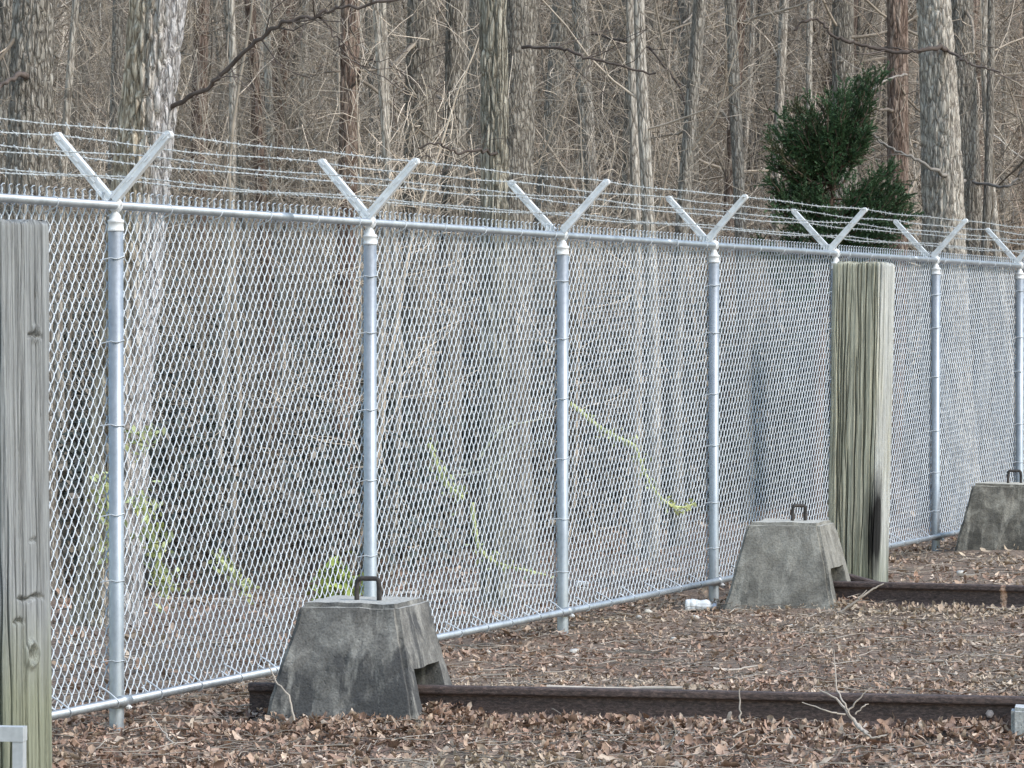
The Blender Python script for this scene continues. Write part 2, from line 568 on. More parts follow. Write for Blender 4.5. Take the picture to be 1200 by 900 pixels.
def lathe(prof, S=20, mb=None, col=None):
    mb = mb or MB()
    V = np.concatenate([ring(z, r, S) for z, r in prof])
    K = len(prof)
    k, j = np.meshgrid(np.arange(K - 1), np.arange(S), indexing='ij'); j2 = (j + 1) % S
    q = np.stack([k * S + j, k * S + j2, (k + 1) * S + j2, (k + 1) * S + j], -1).reshape(-1, 4)
    base = mb.n
    mb.add(V, q, None, col)
    ids = [base + (K - 1) * S + x for x in range(S)]
    mb.t.append(np.array([[ids[0], ids[x], ids[x + 1]] for x in range(1, S - 1)], np.int64))
    return mb


PR = 0.0365
post_me = lathe([(-0.25, PR), (2.45, PR)]).mesh('post')
cap_me = lathe([(2.420, 0.038), (2.422, 0.0400), (2.430, 0.0400), (2.432, 0.0375), (2.460, 0.0375), (2.462, 0.0405), (2.472, 0.0405), (2.480, 0.026), (2.492, 0.025), (2.512, 0.014), (2.54, 0.013)]).mesh('post_cap')
eye = MB()
a = np.linspace(0, 2 * np.pi, 17)
eye.tubes(np.stack([0 * a, 0.029 * np.cos(a), TOP + 0.029 * np.sin(a)], 1), 0.009, 8)
eye.tubes(np.array([[-0.016, 0, TOP], [0.016, 0, TOP]]), 0.0285, 16, caps=True)
eye_me = eye.mesh('rail_loop')


def arm_mesh(sgn):
    """one arm of the V: a pressed channel rising outwards from the cap"""
    mb = MB()
    p0 = np.array([0, sgn * 0.0, TOP + 0.028]); p1 = np.array([0, sgn * 0.285, TOP + 0.335])
    d = (p1 - p0) / np.linalg.norm(p1 - p0)
    nrm = np.array([0, -d[2] * 1.0, d[1]])
    L = float(np.linalg.norm(p1 - p0))
    M = Matrix(((1, 0, 0, 0), (0, d[1], nrm[1], p0[1]), (0, d[2], nrm[2], p0[2]), (0, 0, 0, 1)))
    def tap(x0, x1, z0, z1, w0=1.0, w1=0.82, ya=0.0, yb=L):
        v = []
        for yy, w in ((ya, w0), (yb, w1)):
            for xx, zz in ((x0, z0), (x1, z0), (x1, z1), (x0, z1)):
                v.append((xx, yy, zz * w))
        v = np.array(v) @ np.array(M.to_3x3()).T + np.array(M.translation)
        mb.add(v, [[0, 1, 2, 3], [7, 6, 5, 4], [0, 4, 5, 1], [1, 5, 6, 2], [2, 6, 7, 3], [3, 7, 4, 0]])
    # web and two folded flanges
    tap(-0.0215, 0.014, -0.0215, 0.0215)
    tap(-0.025, -0.0125, 0.008, 0.0236)
    tap(-0.025, -0.0125, -0.0236, -0.010)
    # rounded tip
    tip = p0 + d * (L + 0.004)
    a = np.linspace(-1, 1, 7)
    mb.tubes(np.array([[-0.02, tip[1], tip[2]], [0.016, tip[1], tip[2]]]), 0.0205, 14, caps=True)
    return mb.mesh('barb_arm', False)


arm_me = {s: arm_mesh(s) for s in (-1, 1)}
FR = (0.30, 0.62, 0.97)
clip_me = MB()
clip_me.box((-0.0285, -0.004, -0.012), (-0.0245, 0.004, 0.030))
clip_me = clip_me.mesh('wire_clip', False)


def tie_mesh(r, thick=0.0028, back=0.055):
    """wire looped round a pipe in front and hooked on the mesh behind"""
    mb = MB()
    a = np.linspace(math.radians(10), math.radians(-190), 15)
    pts = [(r + 0.022, back, 0.012)] + [(r * math.cos(t), r * math.sin(t), 0.004 * math.sin(3 * t)) for t in a] + [(-r - 0.022, back, -0.010)]
    mb.tubes(np.array(pts), thick, 5)
    return mb.mesh('wire_tie')


tie_me = tie_mesh(PR + 0.003, 0.0029)
rng2 = np.random.default_rng(3)
for k in range(K0, K1 + 1):
    p = link('post', post_me, fence, M_PIPE); p.location = (k * FS, 0, 0)
    link('post_cap', cap_me, p, M_ARM)
    link('rail_loop', eye_me, p, M_ARM)
    for z in (0.36, 0.72, 1.10, 1.52, 1.92, 2.27):
        t = link('wire_tie', tie_me, p, M_WIRE)
        t.location = (0, 0, z + rng2.uniform(-0.05, 0.05)); t.rotation_euler = (rng2.uniform(-0.06, 0.06), rng2.uniform(-0.2, 0.2), 0)
    for s in (-1, 1):
        a_ = link('barb_arm', arm_me[s], fence, M_ARM); a_.location = (k * FS, s * 0.004 + 0.036, 0)
        a_.rotation_euler = (rng2.uniform(-0.015, 0.015), 0, rng2.uniform(-0.02, 0.02))
        for f in FR:
            c_ = link('wire_clip', clip_me, a_, M_ARM); c_.location = (0, s * 0.285 * f, TOP + 0.028 + 0.307 * f)
            c_.rotation_euler = (s * math.radians(-47), 0, 0)

top = MB(); top.tubes(np.array([[XA, 0, TOP], [XB, 0, TOP]]), 0.021, 16, caps=True)
top.build('top_rail', M_PIPE, fence)
sleeve_me = MB().tubes(np.array([[-0.09, 0, 0], [0.09, 0, 0]]), 0.0232, 16, caps=True).mesh('rail_sleeve')
for x in (1.9, 8.2, 14.6, 20.8):
    link('rail_sleeve', sleeve_me, fence, M_PIPE).location = (x, 0, TOP)
bot = MB(); bot.tubes(np.array([[XA, -0.042, BOT], [XB, -0.042, BOT]]), 0.0215, 16, caps=True)
bot.build('bottom_rail', M_PIPE, fence)
# clamps that hold the bottom rail to each post, with a bolt
cl = MB()
a = np.linspace(0, 2 * np.pi, 17)
cl.tubes(np.array([[-0.045, -0.042, BOT], [0.045, -0.042, BOT]]), 0.0265, 14, caps=True)
cl.tubes(np.array([[0, 0, BOT - 0.035], [0, 0, BOT - 0.005]]), 0.041, 16, caps=True)
cl_me = cl.mesh('rail_clamp')
bo = MB(); bo.tubes(np.array([[0, -0.05, 0], [0, -0.066, 0]]), 0.012, 6, caps=True)
bo.tubes(np.array([[0, -0.04, 0], [0, -0.075, 0]]), 0.006, 6, caps=True)
bo_me = bo.mesh('bolt', False)
for k in range(K0, K1 + 1):
    c_ = link('rail_clamp', cl_me, fence, M_PIPE); c_.location = (k * FS, 0, 0)
    b_ = link('bolt', bo_me, c_, M_ARM); b_.location = (0.012, 0, BOT - 0.030)

# short ties from the bottom rail up into the mesh, and along the top rail
rt = MB()
a = np.linspace(math.radians(200), math.radians(-60), 12)
pts = [(-0.020, 0.045, 0.075), (-0.012, 0.02, 0.045)] + [(0.004 + 0.004 * math.cos(t), -0.042 + 0.025 * math.cos(t + 1.2), 0.025 * math.sin(t + 1.2)) for t in a]
pts = [(0.036, 0.050, 0.068), (0.024, 0.0, 0.046), (0.008, -0.040, 0.026), (0.0, -0.062, 0.015), (0, -0.068, 0), (0.004, -0.060, -0.018), (0.004, -0.042, -0.025), (0.004, -0.02, -0.012), (0.003, 0.02, 0.01), (0.0, 0.05, 0.03)]
rt.tubes(np.array(pts), 0.0045, 5)
rt_me = rt.mesh('rail_tie')
tt_me = MB().tubes(np.array([(-0.006, 0.05, -0.05), (-0.004, 0.0, -0.03), (-0.002, -0.018, -0.015), (0, -0.024, 0), (0, -0.016, 0.018), (0, 0.0, 0.0245), (0.002, 0.02, 0.014), (0.01, 0.05, -0.02)]), 0.0034, 5).mesh('rail_tie')
x = XA + 0.2
while x < XB - 0.1:
    t = link('rail_tie', rt_me, fence, M_WIRE); t.location = (x, 0, BOT); t.rotation_euler = (0, rng2.uniform(-0.25, 0.25), rng2.uniform(-0.2, 0.2))
    x += rng2.uniform(0.36, 0.50)
x = XA + 0.3
while x < XB - 0.1:
    t = link('rail_tie', tt_me, fence, M_WIRE); t.location = (x, 0, TOP); t.rotation_euler = (0, rng2.uniform(-0.2, 0.2), 0)
    x += rng2.uniform(0.55, 0.66)

# woven wire: every wire is a flattened helix hooked into the next; one bay, shared by all bays
PITCH = 0.093
NW = 86; dW = FS / NW
nper = 28
z0 = BOT - 0.03
mb = MB()
seq = []
for j in range(nper):
    seq += [(0.0, 0.0, 0.0), (0.09, 0.20, -0.0040), (0.30, 0.58, -0.0046), (0.50, 0.94, -0.0034), (0.56, 1.0, 0.0008), (0.62, 0.93, 0.0040), (0.76, 0.52, 0.0046), (0.93, 0.08, 0.0032)]
seq = np.array(seq)
tz = (np.arange(len(seq)) // 8 + seq[:, 0]) * PITCH          # rising right takes a little longer: the fabric is racked
wires = []
for i in range(NW):
    off = (0.5 * i + 0.012 * i) % 1.0                                     # hooked onto its neighbour's bends
    zz = np.clip(z0 - PITCH + off * PITCH + tz, z0 - 0.01, TOP + 0.02)
    # same handedness in every wire: rising right in front, rising left behind
    P = np.stack([(i + seq[:, 1]) * dW, seq[:, 2] + 0.003 * np.sin(zz * 2.1 + 0.4), zz], 1)
    wires.append(P)
P = np.array(wires)
# extra rounding where the wires hook: add midpoints is not needed at this size
wob = 0.0022 * np.sin(P[:, :, 2:3] * 9 + rng.uniform(0, 6, (NW, 1, 1))) * np.array([[[1.0, 0.6, 0]]])
P = P + wob
mb.tubes(P, 0.0039, 4)
# twisted barbs along the top edge
for i in range(0, NW, 2):
    x = (i + 1) * dW
    zt = TOP + 0.012
    hz = np.linspace(0, 0.050, 10); a = hz / 0.050 * 2.5 * np.pi
    lean = 0.010 * np.sin(hz / 0.050 * 2.6)
    mb.tubes(np.stack([x + 0.0035 * np.cos(a) + lean, 0.0035 * np.sin(a), zt + hz], 1), 0.0031, 4)
    mb.tubes(np.stack([x - 0.0035 * np.cos(a) + lean, -0.0035 * np.sin(a), zt + hz * 0.96], 1), 0.0031, 4)
    e = np.array([x + lean[-1], 0, zt + 0.050])
    mb.tubes(np.array([e, e + (0.006, -0.004, 0.008), e + (0.013, -0.01, 0.009)]), 0.003, 4)
fab_me = mb.mesh('chain_link_mesh')
for k in range(K0, K1):
    f = link('chain_link_mesh', fab_me, fence, M_WIRE)
    f.location = (k * FS, 0.052, 0)
    f['kind'] = 'stuff'

# barbed wire: two twisted strands with four-point barbs, sagging a little between the arms
def barbed(seed):
    r = np.random.default_rng(seed)
    mb = MB()
    xs = np.arange(XA, XB, 0.02)
    sag = -0.012 * np.sin(np.pi * ((xs / FS) % 1.0)) * r.uniform(0.4, 1.6) + 0.004 * np.sin(xs * 3.1 + seed)
    for s in (0, np.pi):
        a = xs * 2 * np.pi / 0.11 + s
        mb.tubes(np.stack([xs, 0.0024 * np.cos(a), sag + 0.0024 * np.sin(a)], 1), 0.0021, 4)
    x = XA + r.uniform(0.02, 0.1)
    while x < XB:
        zz = np.interp(x, xs, sag)
        for q in range(2):
            d = unit(np.array([0.35 * (1 if q else -1), *r.normal(0, 1, 2)]))
            mb.tubes(np.array([np.array([x + 0.006 * q, 0, zz]) - d * 0.019, np.array([x + 0.006 * q, 0, zz]) + d * 0.019]), 0.0019, 3)
        mb.tubes(np.array([[x - 0.010, 0, zz], [x + 0.012, 0, zz]]), 0.0052, 5)
        x += 0.127 + r.uniform(-0.008, 0.008)
    return mb.mesh('barbed_wire')
bw = [barbed(i) for i in range(3)]
for s in (-1, 1):
    for i, f in enumerate(FR):
        o = link('barbed_wire', bw[(i + (s > 0)) % 3], fence, M_BARB)
        o.location = (-0.026, s * 0.285 * f + 0.044, TOP + 0.028 + 0.307 * f + 0.018)

# ------------------------------------------------------------------ concrete blocks with lifting loops
def concrete(name, dark, mid, light, stain, s_amt):
    m, n, b = newmat(name)
    co = coords(n, (1, 1, 1), False)
    f = noise(n, co, 9.0, 8, 0.68, 0.3)
    g = noise(n, co, 2.6, 5, 0.6, 0.4)
    st = noise(n, coords(n, (9, 9, 1.1), False), 1.0, 5, 0.65, 0.3)
    c = ramp(n, f, [(0.30, dark), (0.5, mid), (0.72, light)])
    c = mix(n, ramp(n, g, [(0.52 - s_amt, (0, 0, 0)), (0.60 - s_amt, (0.9, 0.9, 0.9))]), c, stain)
    c = mix(n, ramp(n, st, [(0.54, (0, 0, 0)), (0.66, (0.75, 0.75, 0.75))]), c, light)
    sp = noise(n, co, 90.0, 2, 0.5)
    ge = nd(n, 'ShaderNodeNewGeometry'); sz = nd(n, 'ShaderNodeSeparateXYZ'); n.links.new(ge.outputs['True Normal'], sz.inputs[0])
    c = mix(n, ramp(n, sz.outputs[2], [(0.8, (0, 0, 0)), (0.95, (0.8, 0.8, 0.8))]), c, tuple(min(0.62, x * 1.45) for x in light))  # upward faces mixed lighter: sky light on the tops painted into the colour
    c = mix(n, 1.0, c, ramp(n, sp, [(0.3, (0.72, 0.72, 0.72)), (0.6, (1.08, 1.08, 1.08))]), 'MULTIPLY')
    n.links.new(c, b.inputs['Base Color'])
    b.inputs['Roughness'].default_value = 0.93
    b.inputs['Specular IOR Level'].default_value = 0.2
    vo = nd(n, 'ShaderNodeTexVoronoi'); vo.inputs['Scale'].default_value = 22.0; n.links.new(co, vo.inputs['Vector'])
    pit = ramp(n, vo.outputs['Distance'], [(0.05, (0, 0, 0)), (0.13, (1, 1, 1))])
    h = nd(n, 'ShaderNodeMath', operation='ADD'); n.links.new(f, h.inputs[0]); n.links.new(sp, h.inputs[1])
    h2 = nd(n, 'ShaderNodeMath', operation='ADD'); n.links.new(h.outputs[0], h2.inputs[0]); n.links.new(pit, h2.inputs[1])
    bump(n, b, h2.outputs[0], 0.55, 0.005)
    return m

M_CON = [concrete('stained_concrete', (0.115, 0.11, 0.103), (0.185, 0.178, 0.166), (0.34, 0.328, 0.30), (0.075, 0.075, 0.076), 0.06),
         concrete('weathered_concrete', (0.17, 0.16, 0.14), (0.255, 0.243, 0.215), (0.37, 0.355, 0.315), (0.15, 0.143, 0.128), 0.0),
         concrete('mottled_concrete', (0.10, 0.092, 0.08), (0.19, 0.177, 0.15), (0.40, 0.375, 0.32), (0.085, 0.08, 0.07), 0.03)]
m, n, b = newmat('dark_iron')
co = coords(n, (1, 1, 1), False)
n.links.new(ramp(n, noise(n, co, 60, 4), [(0.3, (0.018, 0.017, 0.017)), (0.7, (0.06, 0.05, 0.045))]), b.inputs['Base Color'])
b.inputs['Roughness'].default_value = 0.75
M_IRON = m


def block_mesh(seed, cut_side=1):
    """frustum with a channel right through for the rail"""
    H, A, B = 0.62, 0.395, 0.250
    bm = bmesh.new()
    bmesh.ops.create_cube(bm, size=1.0)
    for v in bm.verts:
        w_ = A if v.co.z < 0 else B
        v.co.x = math.copysign(w_, v.co.x); v.co.y = math.copysign(w_, v.co.y); v.co.z = -0.06 if v.co.z < 0 else H
    for v in bm.verts:
        if v.co.z < 0: v.co.x *= 1.04; v.co.y *= 1.04
    bmesh.ops.bevel(bm, geom=[e for e in bm.edges], offset=0.022, segments=2, affect='EDGES')
    me = bpy.data.meshes.new('body'); bm.to_mesh(me); bm.free()
    o = bpy.data.objects.new('tmp_a', me); COL.objects.link(o)
    c2 = MB().box((-1, -0.23, -0.3), (1, 0.20, 0.31)).mesh('tmp_b', False)
    oc = bpy.data.objects.new('tmp_b', c2); COL.objects.link(oc)
    md = o.modifiers.new('b', 'BOOLEAN'); md.object = oc; md.operation = 'DIFFERENCE'; md.solver = 'EXACT'
    dg = bpy.context.evaluated_depsgraph_get()
    me2 = bpy.data.meshes.new_from_object(o.evaluated_get(dg))
    bpy.data.objects.remove(o); bpy.data.objects.remove(oc)
    bm = bmesh.new(); bm.from_mesh(me2)
    bmesh.ops.triangulate(bm, faces=bm.faces[:])
    for _ in range(4):
        es = [e for e in bm.edges if e.calc_length() > 0.07]
        if not es: break
        bmesh.ops.subdivide_edges(bm, edges=es, cuts=1, use_grid_fill=False)
        bmesh.ops.triangulate(bm, faces=bm.faces[:])
    bm.normal_update()
    co_ = np.array([v.co[:] for v in bm.verts]); nn = np.array([v.normal[:] for v in bm.verts])
    dsp = (vnoise(co_ * 6, seed) - 0.5) * 0.018 + (vnoise(co_ * 19, seed + 4) - 0.5) * 0.010
    co_ = co_ + nn * dsp[:, None]
    for v, c in zip(bm.verts, co_): v.co = c
    me3 = bpy.data.meshes.new('body'); bm.to_mesh(me3); bm.free()
    me3.materials.clear()
    return me3


loop_me = MB()
def rounded_loop(wd, ht, z0):
    pts = [(-wd, 0, z0 - 0.05), (-wd, 0, z0 + ht * 0.6), (-wd * 0.96, 0, z0 + ht * 0.88), (-wd * 0.8, 0, z0 + ht * 0.99), (-wd * 0.4, 0, z0 + ht), (wd * 0.4, 0, z0 + ht), (wd * 0.8, 0, z0 + ht * 0.99), (wd * 0.96, 0, z0 + ht * 0.88), (wd, 0, z0 + ht * 0.6), (wd, 0, z0 - 0.05)]
    return np.array(pts)
loop_me.tubes(rounded_loop(0.055, 0.105, 0.62), 0.0125, 10)
loop_me = loop_me.mesh('lifting_loop')
blabels = ['dark stained concrete block nearest the camera, with a square iron loop on top',
           'lighter tan grey concrete block in front of the right timber post',
           'mottled concrete block cut by the right edge, farthest along the fence']
for i, (bx, by, rot) in enumerate(BLK):
    o = empty('concrete_block', (bx, by, 0), math.radians(-rot))
    tag(o, blabels[i], 'concrete block', 'concrete blocks along the fence')
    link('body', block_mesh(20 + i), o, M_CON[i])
    l = link('lifting_loop', loop_me, o, M_IRON)
    l.location = [(0.02, 0.0, 0), (0.03, 0.0, 0), (0.06, 0, 0)][i]
    l.rotation_euler = (0, [0.0, 0.05, 0][i], math.radians([12, 50, 20][i]))

# ------------------------------------------------------------------ rails
m, n, b = newmat('rusty_rail_steel')
co = coords(n, (2.5, 7, 7), False)
f = noise(n, co, 14.0, 8, 0.75, 0.4)
g = noise(n, coords(n, (1.2, 1, 1), False), 3.0, 4, 0.6)
c = ramp(n, f, [(0.34, (0.022, 0.016, 0.015)), (0.5, (0.070, 0.049, 0.045)), (0.64, (0.16, 0.112, 0.098))])
c = mix(n, ramp(n, g, [(0.6, (0, 0, 0)), (0.75, (0.5, 0.5, 0.5))]), c, (0.11, 0.075, 0.062))
n.links.new(c, b.inputs['Base Color'])
b.inputs['Roughness'].default_value = 0.75
bump(n, b, f, 0.9, 0.006)
M_RAIL = m
# flat-bottomed rail section (across, up)
half = [(0.066, 0.0), (0.066, 0.010), (0.020, 0.026), (0.0095, 0.040), (0.0085, 0.118), (0.014, 0.128), (0.033, 0.134), (0.035, 0.140), (0.035, 0.160), (0.031, 0.168), (0.022, 0.171)]
prof = half + [(-a_, b_) for a_, b_ in half[::-1]]


def rail_mesh(L, wear=0.0):
    mb = MB()
    xs = np.linspace(0, L, max(2, int(L / 0.12)))
    Np = len(prof)
    V = np.array([[x, p_[0] + 0.0, p_[1] + 0.0025 * math.sin(x * 1.3)] for x in xs for p_ in prof])
    k, j = np.meshgrid(np.arange(len(xs) - 1), np.arange(Np), indexing='ij'); j2 = (j + 1) % Np
    q = np.stack([k * Np + j, (k + 1) * Np + j, (k + 1) * Np + j2, k * Np + j2], -1).reshape(-1, 4)
    mb.add(V, q)
    h = Np // 2
    for e, fl in ((0, False), (len(xs) - 1, True)):
        for i in range(h - 1):
            a_ = [e * Np + i, e * Np + i + 1, e * Np + Np - 2 - i, e * Np + Np - 1 - i]
            mb.q.append(np.array([a_ if fl else a_[::-1]], np.int64))
    return mb.mesh('rail_body', False)


bolt_me = MB().tubes(np.array([[0, -0.008, 0], [0, -0.020, 0]]), 0.020, 6, caps=True)
bolt_me.tubes(np.array([[0, -0.018, 0], [0, -0.034, 0]]), 0.011, 8, caps=True)
bolt_me = bolt_me.mesh('bolt', False)
M_BOLT = galv('pale_bolt', (0.40, 0.36, 0.35), 0.2, 0.6)
r1s = R1_P + R1_D * -0.52
r1 = empty('steel_rail', (r1s[0], r1s[1], 0.035), math.radians(-10.0))
tag(r1, 'long rusty steel rail running through the nearest concrete block', 'rail', 'rusty rails through the concrete blocks')
link('rail_body', rail_mesh(6.2), r1, M_RAIL)
bt = link('bolt', bolt_me, r1, M_BOLT); bt.location = (3.62, 0, 0.085)
r2s = R2_P + R2_D * -0.10
r2 = empty('steel_rail', (r2s[0], r2s[1], 0.035), math.radians(-20.0))
tag(r2, 'rusty steel rail behind, with an orange patch, reaching the right edge from the tan block', 'rail', 'rusty rails through the concrete blocks')
link('rail_body', rail_mesh(5.0), r2, M_RAIL)
tpx = ((1177 - 600) / F * R2_P[1] - R2_P[0]) / (R2_D[0] - (1177 - 600) / F * R2_D[1]) + 0.10
M_RAIL2 = M_RAIL.copy(); M_RAIL2.name = 'rusty_rail_with_orange_scale'
n = M_RAIL2.node_tree; b = n.nodes['Principled BSDF']
old = b.inputs['Base Color'].links[0].from_socket
tc = nd(n, 'ShaderNodeTexCoord'); vm = nd(n, 'ShaderNodeVectorMath', operation='SUBTRACT'); vm.inputs[1].default_value = (tpx, -0.02, 0.105)
n.links.new(tc.outputs['Object'], vm.inputs[0])
vs = nd(n, 'ShaderNodeVectorMath', operation='MULTIPLY'); vs.inputs[1].default_value = (17, 4, 5)
n.links.new(vm.outputs[0], vs.inputs[0])
ln = nd(n, 'ShaderNodeVectorMath', operation='LENGTH'); n.links.new(vs.outputs[0], ln.inputs[0])
ad = nd(n, 'ShaderNodeMath', operation='ADD'); n.links.new(ln.outputs['Value'], ad.inputs[0])
n.links.new(noise(n, coords(n, (1, 1, 1), False), 45, 5, 0.7), ad.inputs[1])
c = mix(n, ramp(n, ad.outputs[0], [(0.75, (1, 1, 1)), (0.95, (0, 0, 0))]), old, ramp(n, noise(n, coords(n, (1, 1, 1), False), 70, 4), [(0.35, (0.34, 0.17, 0.09)), (0.62, (0.72, 0.50, 0.37))]))
n.links.new(c, b.inputs['Base Color'])
r2.children[0].data.materials[0] = M_RAIL2
oc = PX(1040, 683, 25.66)
of = empty('rail_offcut', (PX(978, 668, 25.95)[0], 25.95, 0.0), math.radians(-24))
tag(of, 'short rusty rail offcut sloping down from the tan block behind the rail', 'rail offcut')
ofm = link('rail_body', rail_mesh(0.42), of, M_RAIL)
ofm.location = (0, 0, 0.075); ofm.rotation_euler = (0, math.radians(13), 0)
prop = MB().box((-0.04, -0.07, -0.02), (0.06, 0.07, 0.078)).build('timber_chock', M_DARK, of, False)

# ------------------------------------------------------------------ timber posts
def timber(name, base, grey, olive, seed, algae=0.0, burn=None):
    m, n, b = newmat(name)
    co = coords(n, (48, 48, 1.1), False)
    f = noise(n, co, 1.0, 7, 0.72, 0.12)
    g = noise(n, coords(n, (130, 130, 3.0), False), 1.0, 5, 0.75)
    c = ramp(n, f, [(0.32, tuple(x * 0.40 for x in base)), (0.48, base), (0.64, tuple(min(1, x * 1.5) for x in base))])
    c = mix(n, 1.0, c, ramp(n, g, [(0.36, (0.42, 0.42, 0.42)), (0.52, (1.08, 1.08, 1.08))]), 'MULTIPLY')
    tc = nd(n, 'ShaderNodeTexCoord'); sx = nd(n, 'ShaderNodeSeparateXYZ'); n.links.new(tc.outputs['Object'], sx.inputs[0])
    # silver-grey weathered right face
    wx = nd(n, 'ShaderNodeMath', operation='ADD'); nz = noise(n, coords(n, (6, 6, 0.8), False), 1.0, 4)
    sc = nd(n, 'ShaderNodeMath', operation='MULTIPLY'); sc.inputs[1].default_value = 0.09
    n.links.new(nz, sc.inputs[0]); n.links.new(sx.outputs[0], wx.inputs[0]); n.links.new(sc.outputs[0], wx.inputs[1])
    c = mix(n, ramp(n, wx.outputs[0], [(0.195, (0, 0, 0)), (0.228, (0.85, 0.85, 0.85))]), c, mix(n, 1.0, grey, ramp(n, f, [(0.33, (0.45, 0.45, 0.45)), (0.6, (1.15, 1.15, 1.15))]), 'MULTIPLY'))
    if algae:
        az = nd(n, 'ShaderNodeMath', operation='SUBTRACT'); az.inputs[0].default_value = algae
        n.links.new(sx.outputs[2], az.inputs[1])
        ad = nd(n, 'ShaderNodeMath', operation='MULTIPLY_ADD'); ad.inputs[1].default_value = 0.9
        n.links.new(nz, ad.inputs[0]); n.links.new(az.outputs[0], ad.inputs[2])
        c = mix(n, ramp(n, ad.outputs[0], [(0.35, (0, 0, 0)), (0.85, (0.7, 0.7, 0.7))]), c, mix(n, 1.0, olive, ramp(n, f, [(0.3, (0.5, 0.5, 0.5)), (0.65, (1.3, 1.3, 1.3))]), 'MULTIPLY'))
    if burn:
        vm = nd(n, 'ShaderNodeVectorMath', operation='SUBTRACT'); vm.inputs[1].default_value = burn
        n.links.new(tc.outputs['Object'], vm.inputs[0])
        vs = nd(n, 'ShaderNodeVectorMath', operation='MULTIPLY'); vs.inputs[1].default_value = (7, 7, 2.0)
        n.links.new(vm.outputs[0], vs.inputs[0])
        ln = nd(n, 'ShaderNodeVectorMath', operation='LENGTH'); n.links.new(vs.outputs[0], ln.inputs[0])
        ad = nd(n, 'ShaderNodeMath', operation='MULTIPLY_ADD'); ad.inputs[1].default_value = 1.6
        n.links.new(nz, ad.inputs[0]); n.links.new(ln.outputs['Value'], ad.inputs[2])
        c = mix(n, ramp(n, ad.outputs[0], [(0.46, (0.97, 0.97, 0.97)), (0.60, (0, 0, 0))]), c, (0.016, 0.015, 0.015))
        dv = nd(n, 'ShaderNodeMath', operation='MULTIPLY'); dv.inputs[1].default_value = 0.33
        lk = [l for l in n.links if l.from_node == ad][0]; tgt = lk.to_socket
        n.links.new(ad.outputs[0], dv.inputs[0]); n.links.new(dv.outputs[0], tgt)
    n.links.new(c, b.inputs['Base Color'])
    b.inputs['Roughness'].default_value = 0.95
    b.inputs['Specular IOR Level'].default_value = 0.15
    h = nd(n, 'ShaderNodeMath', operation='ADD'); n.links.new(f, h.inputs[0]); n.links.new(g, h.inputs[1])
    bump(n, b, h.outputs[0], 1.0, 0.012)
    return m


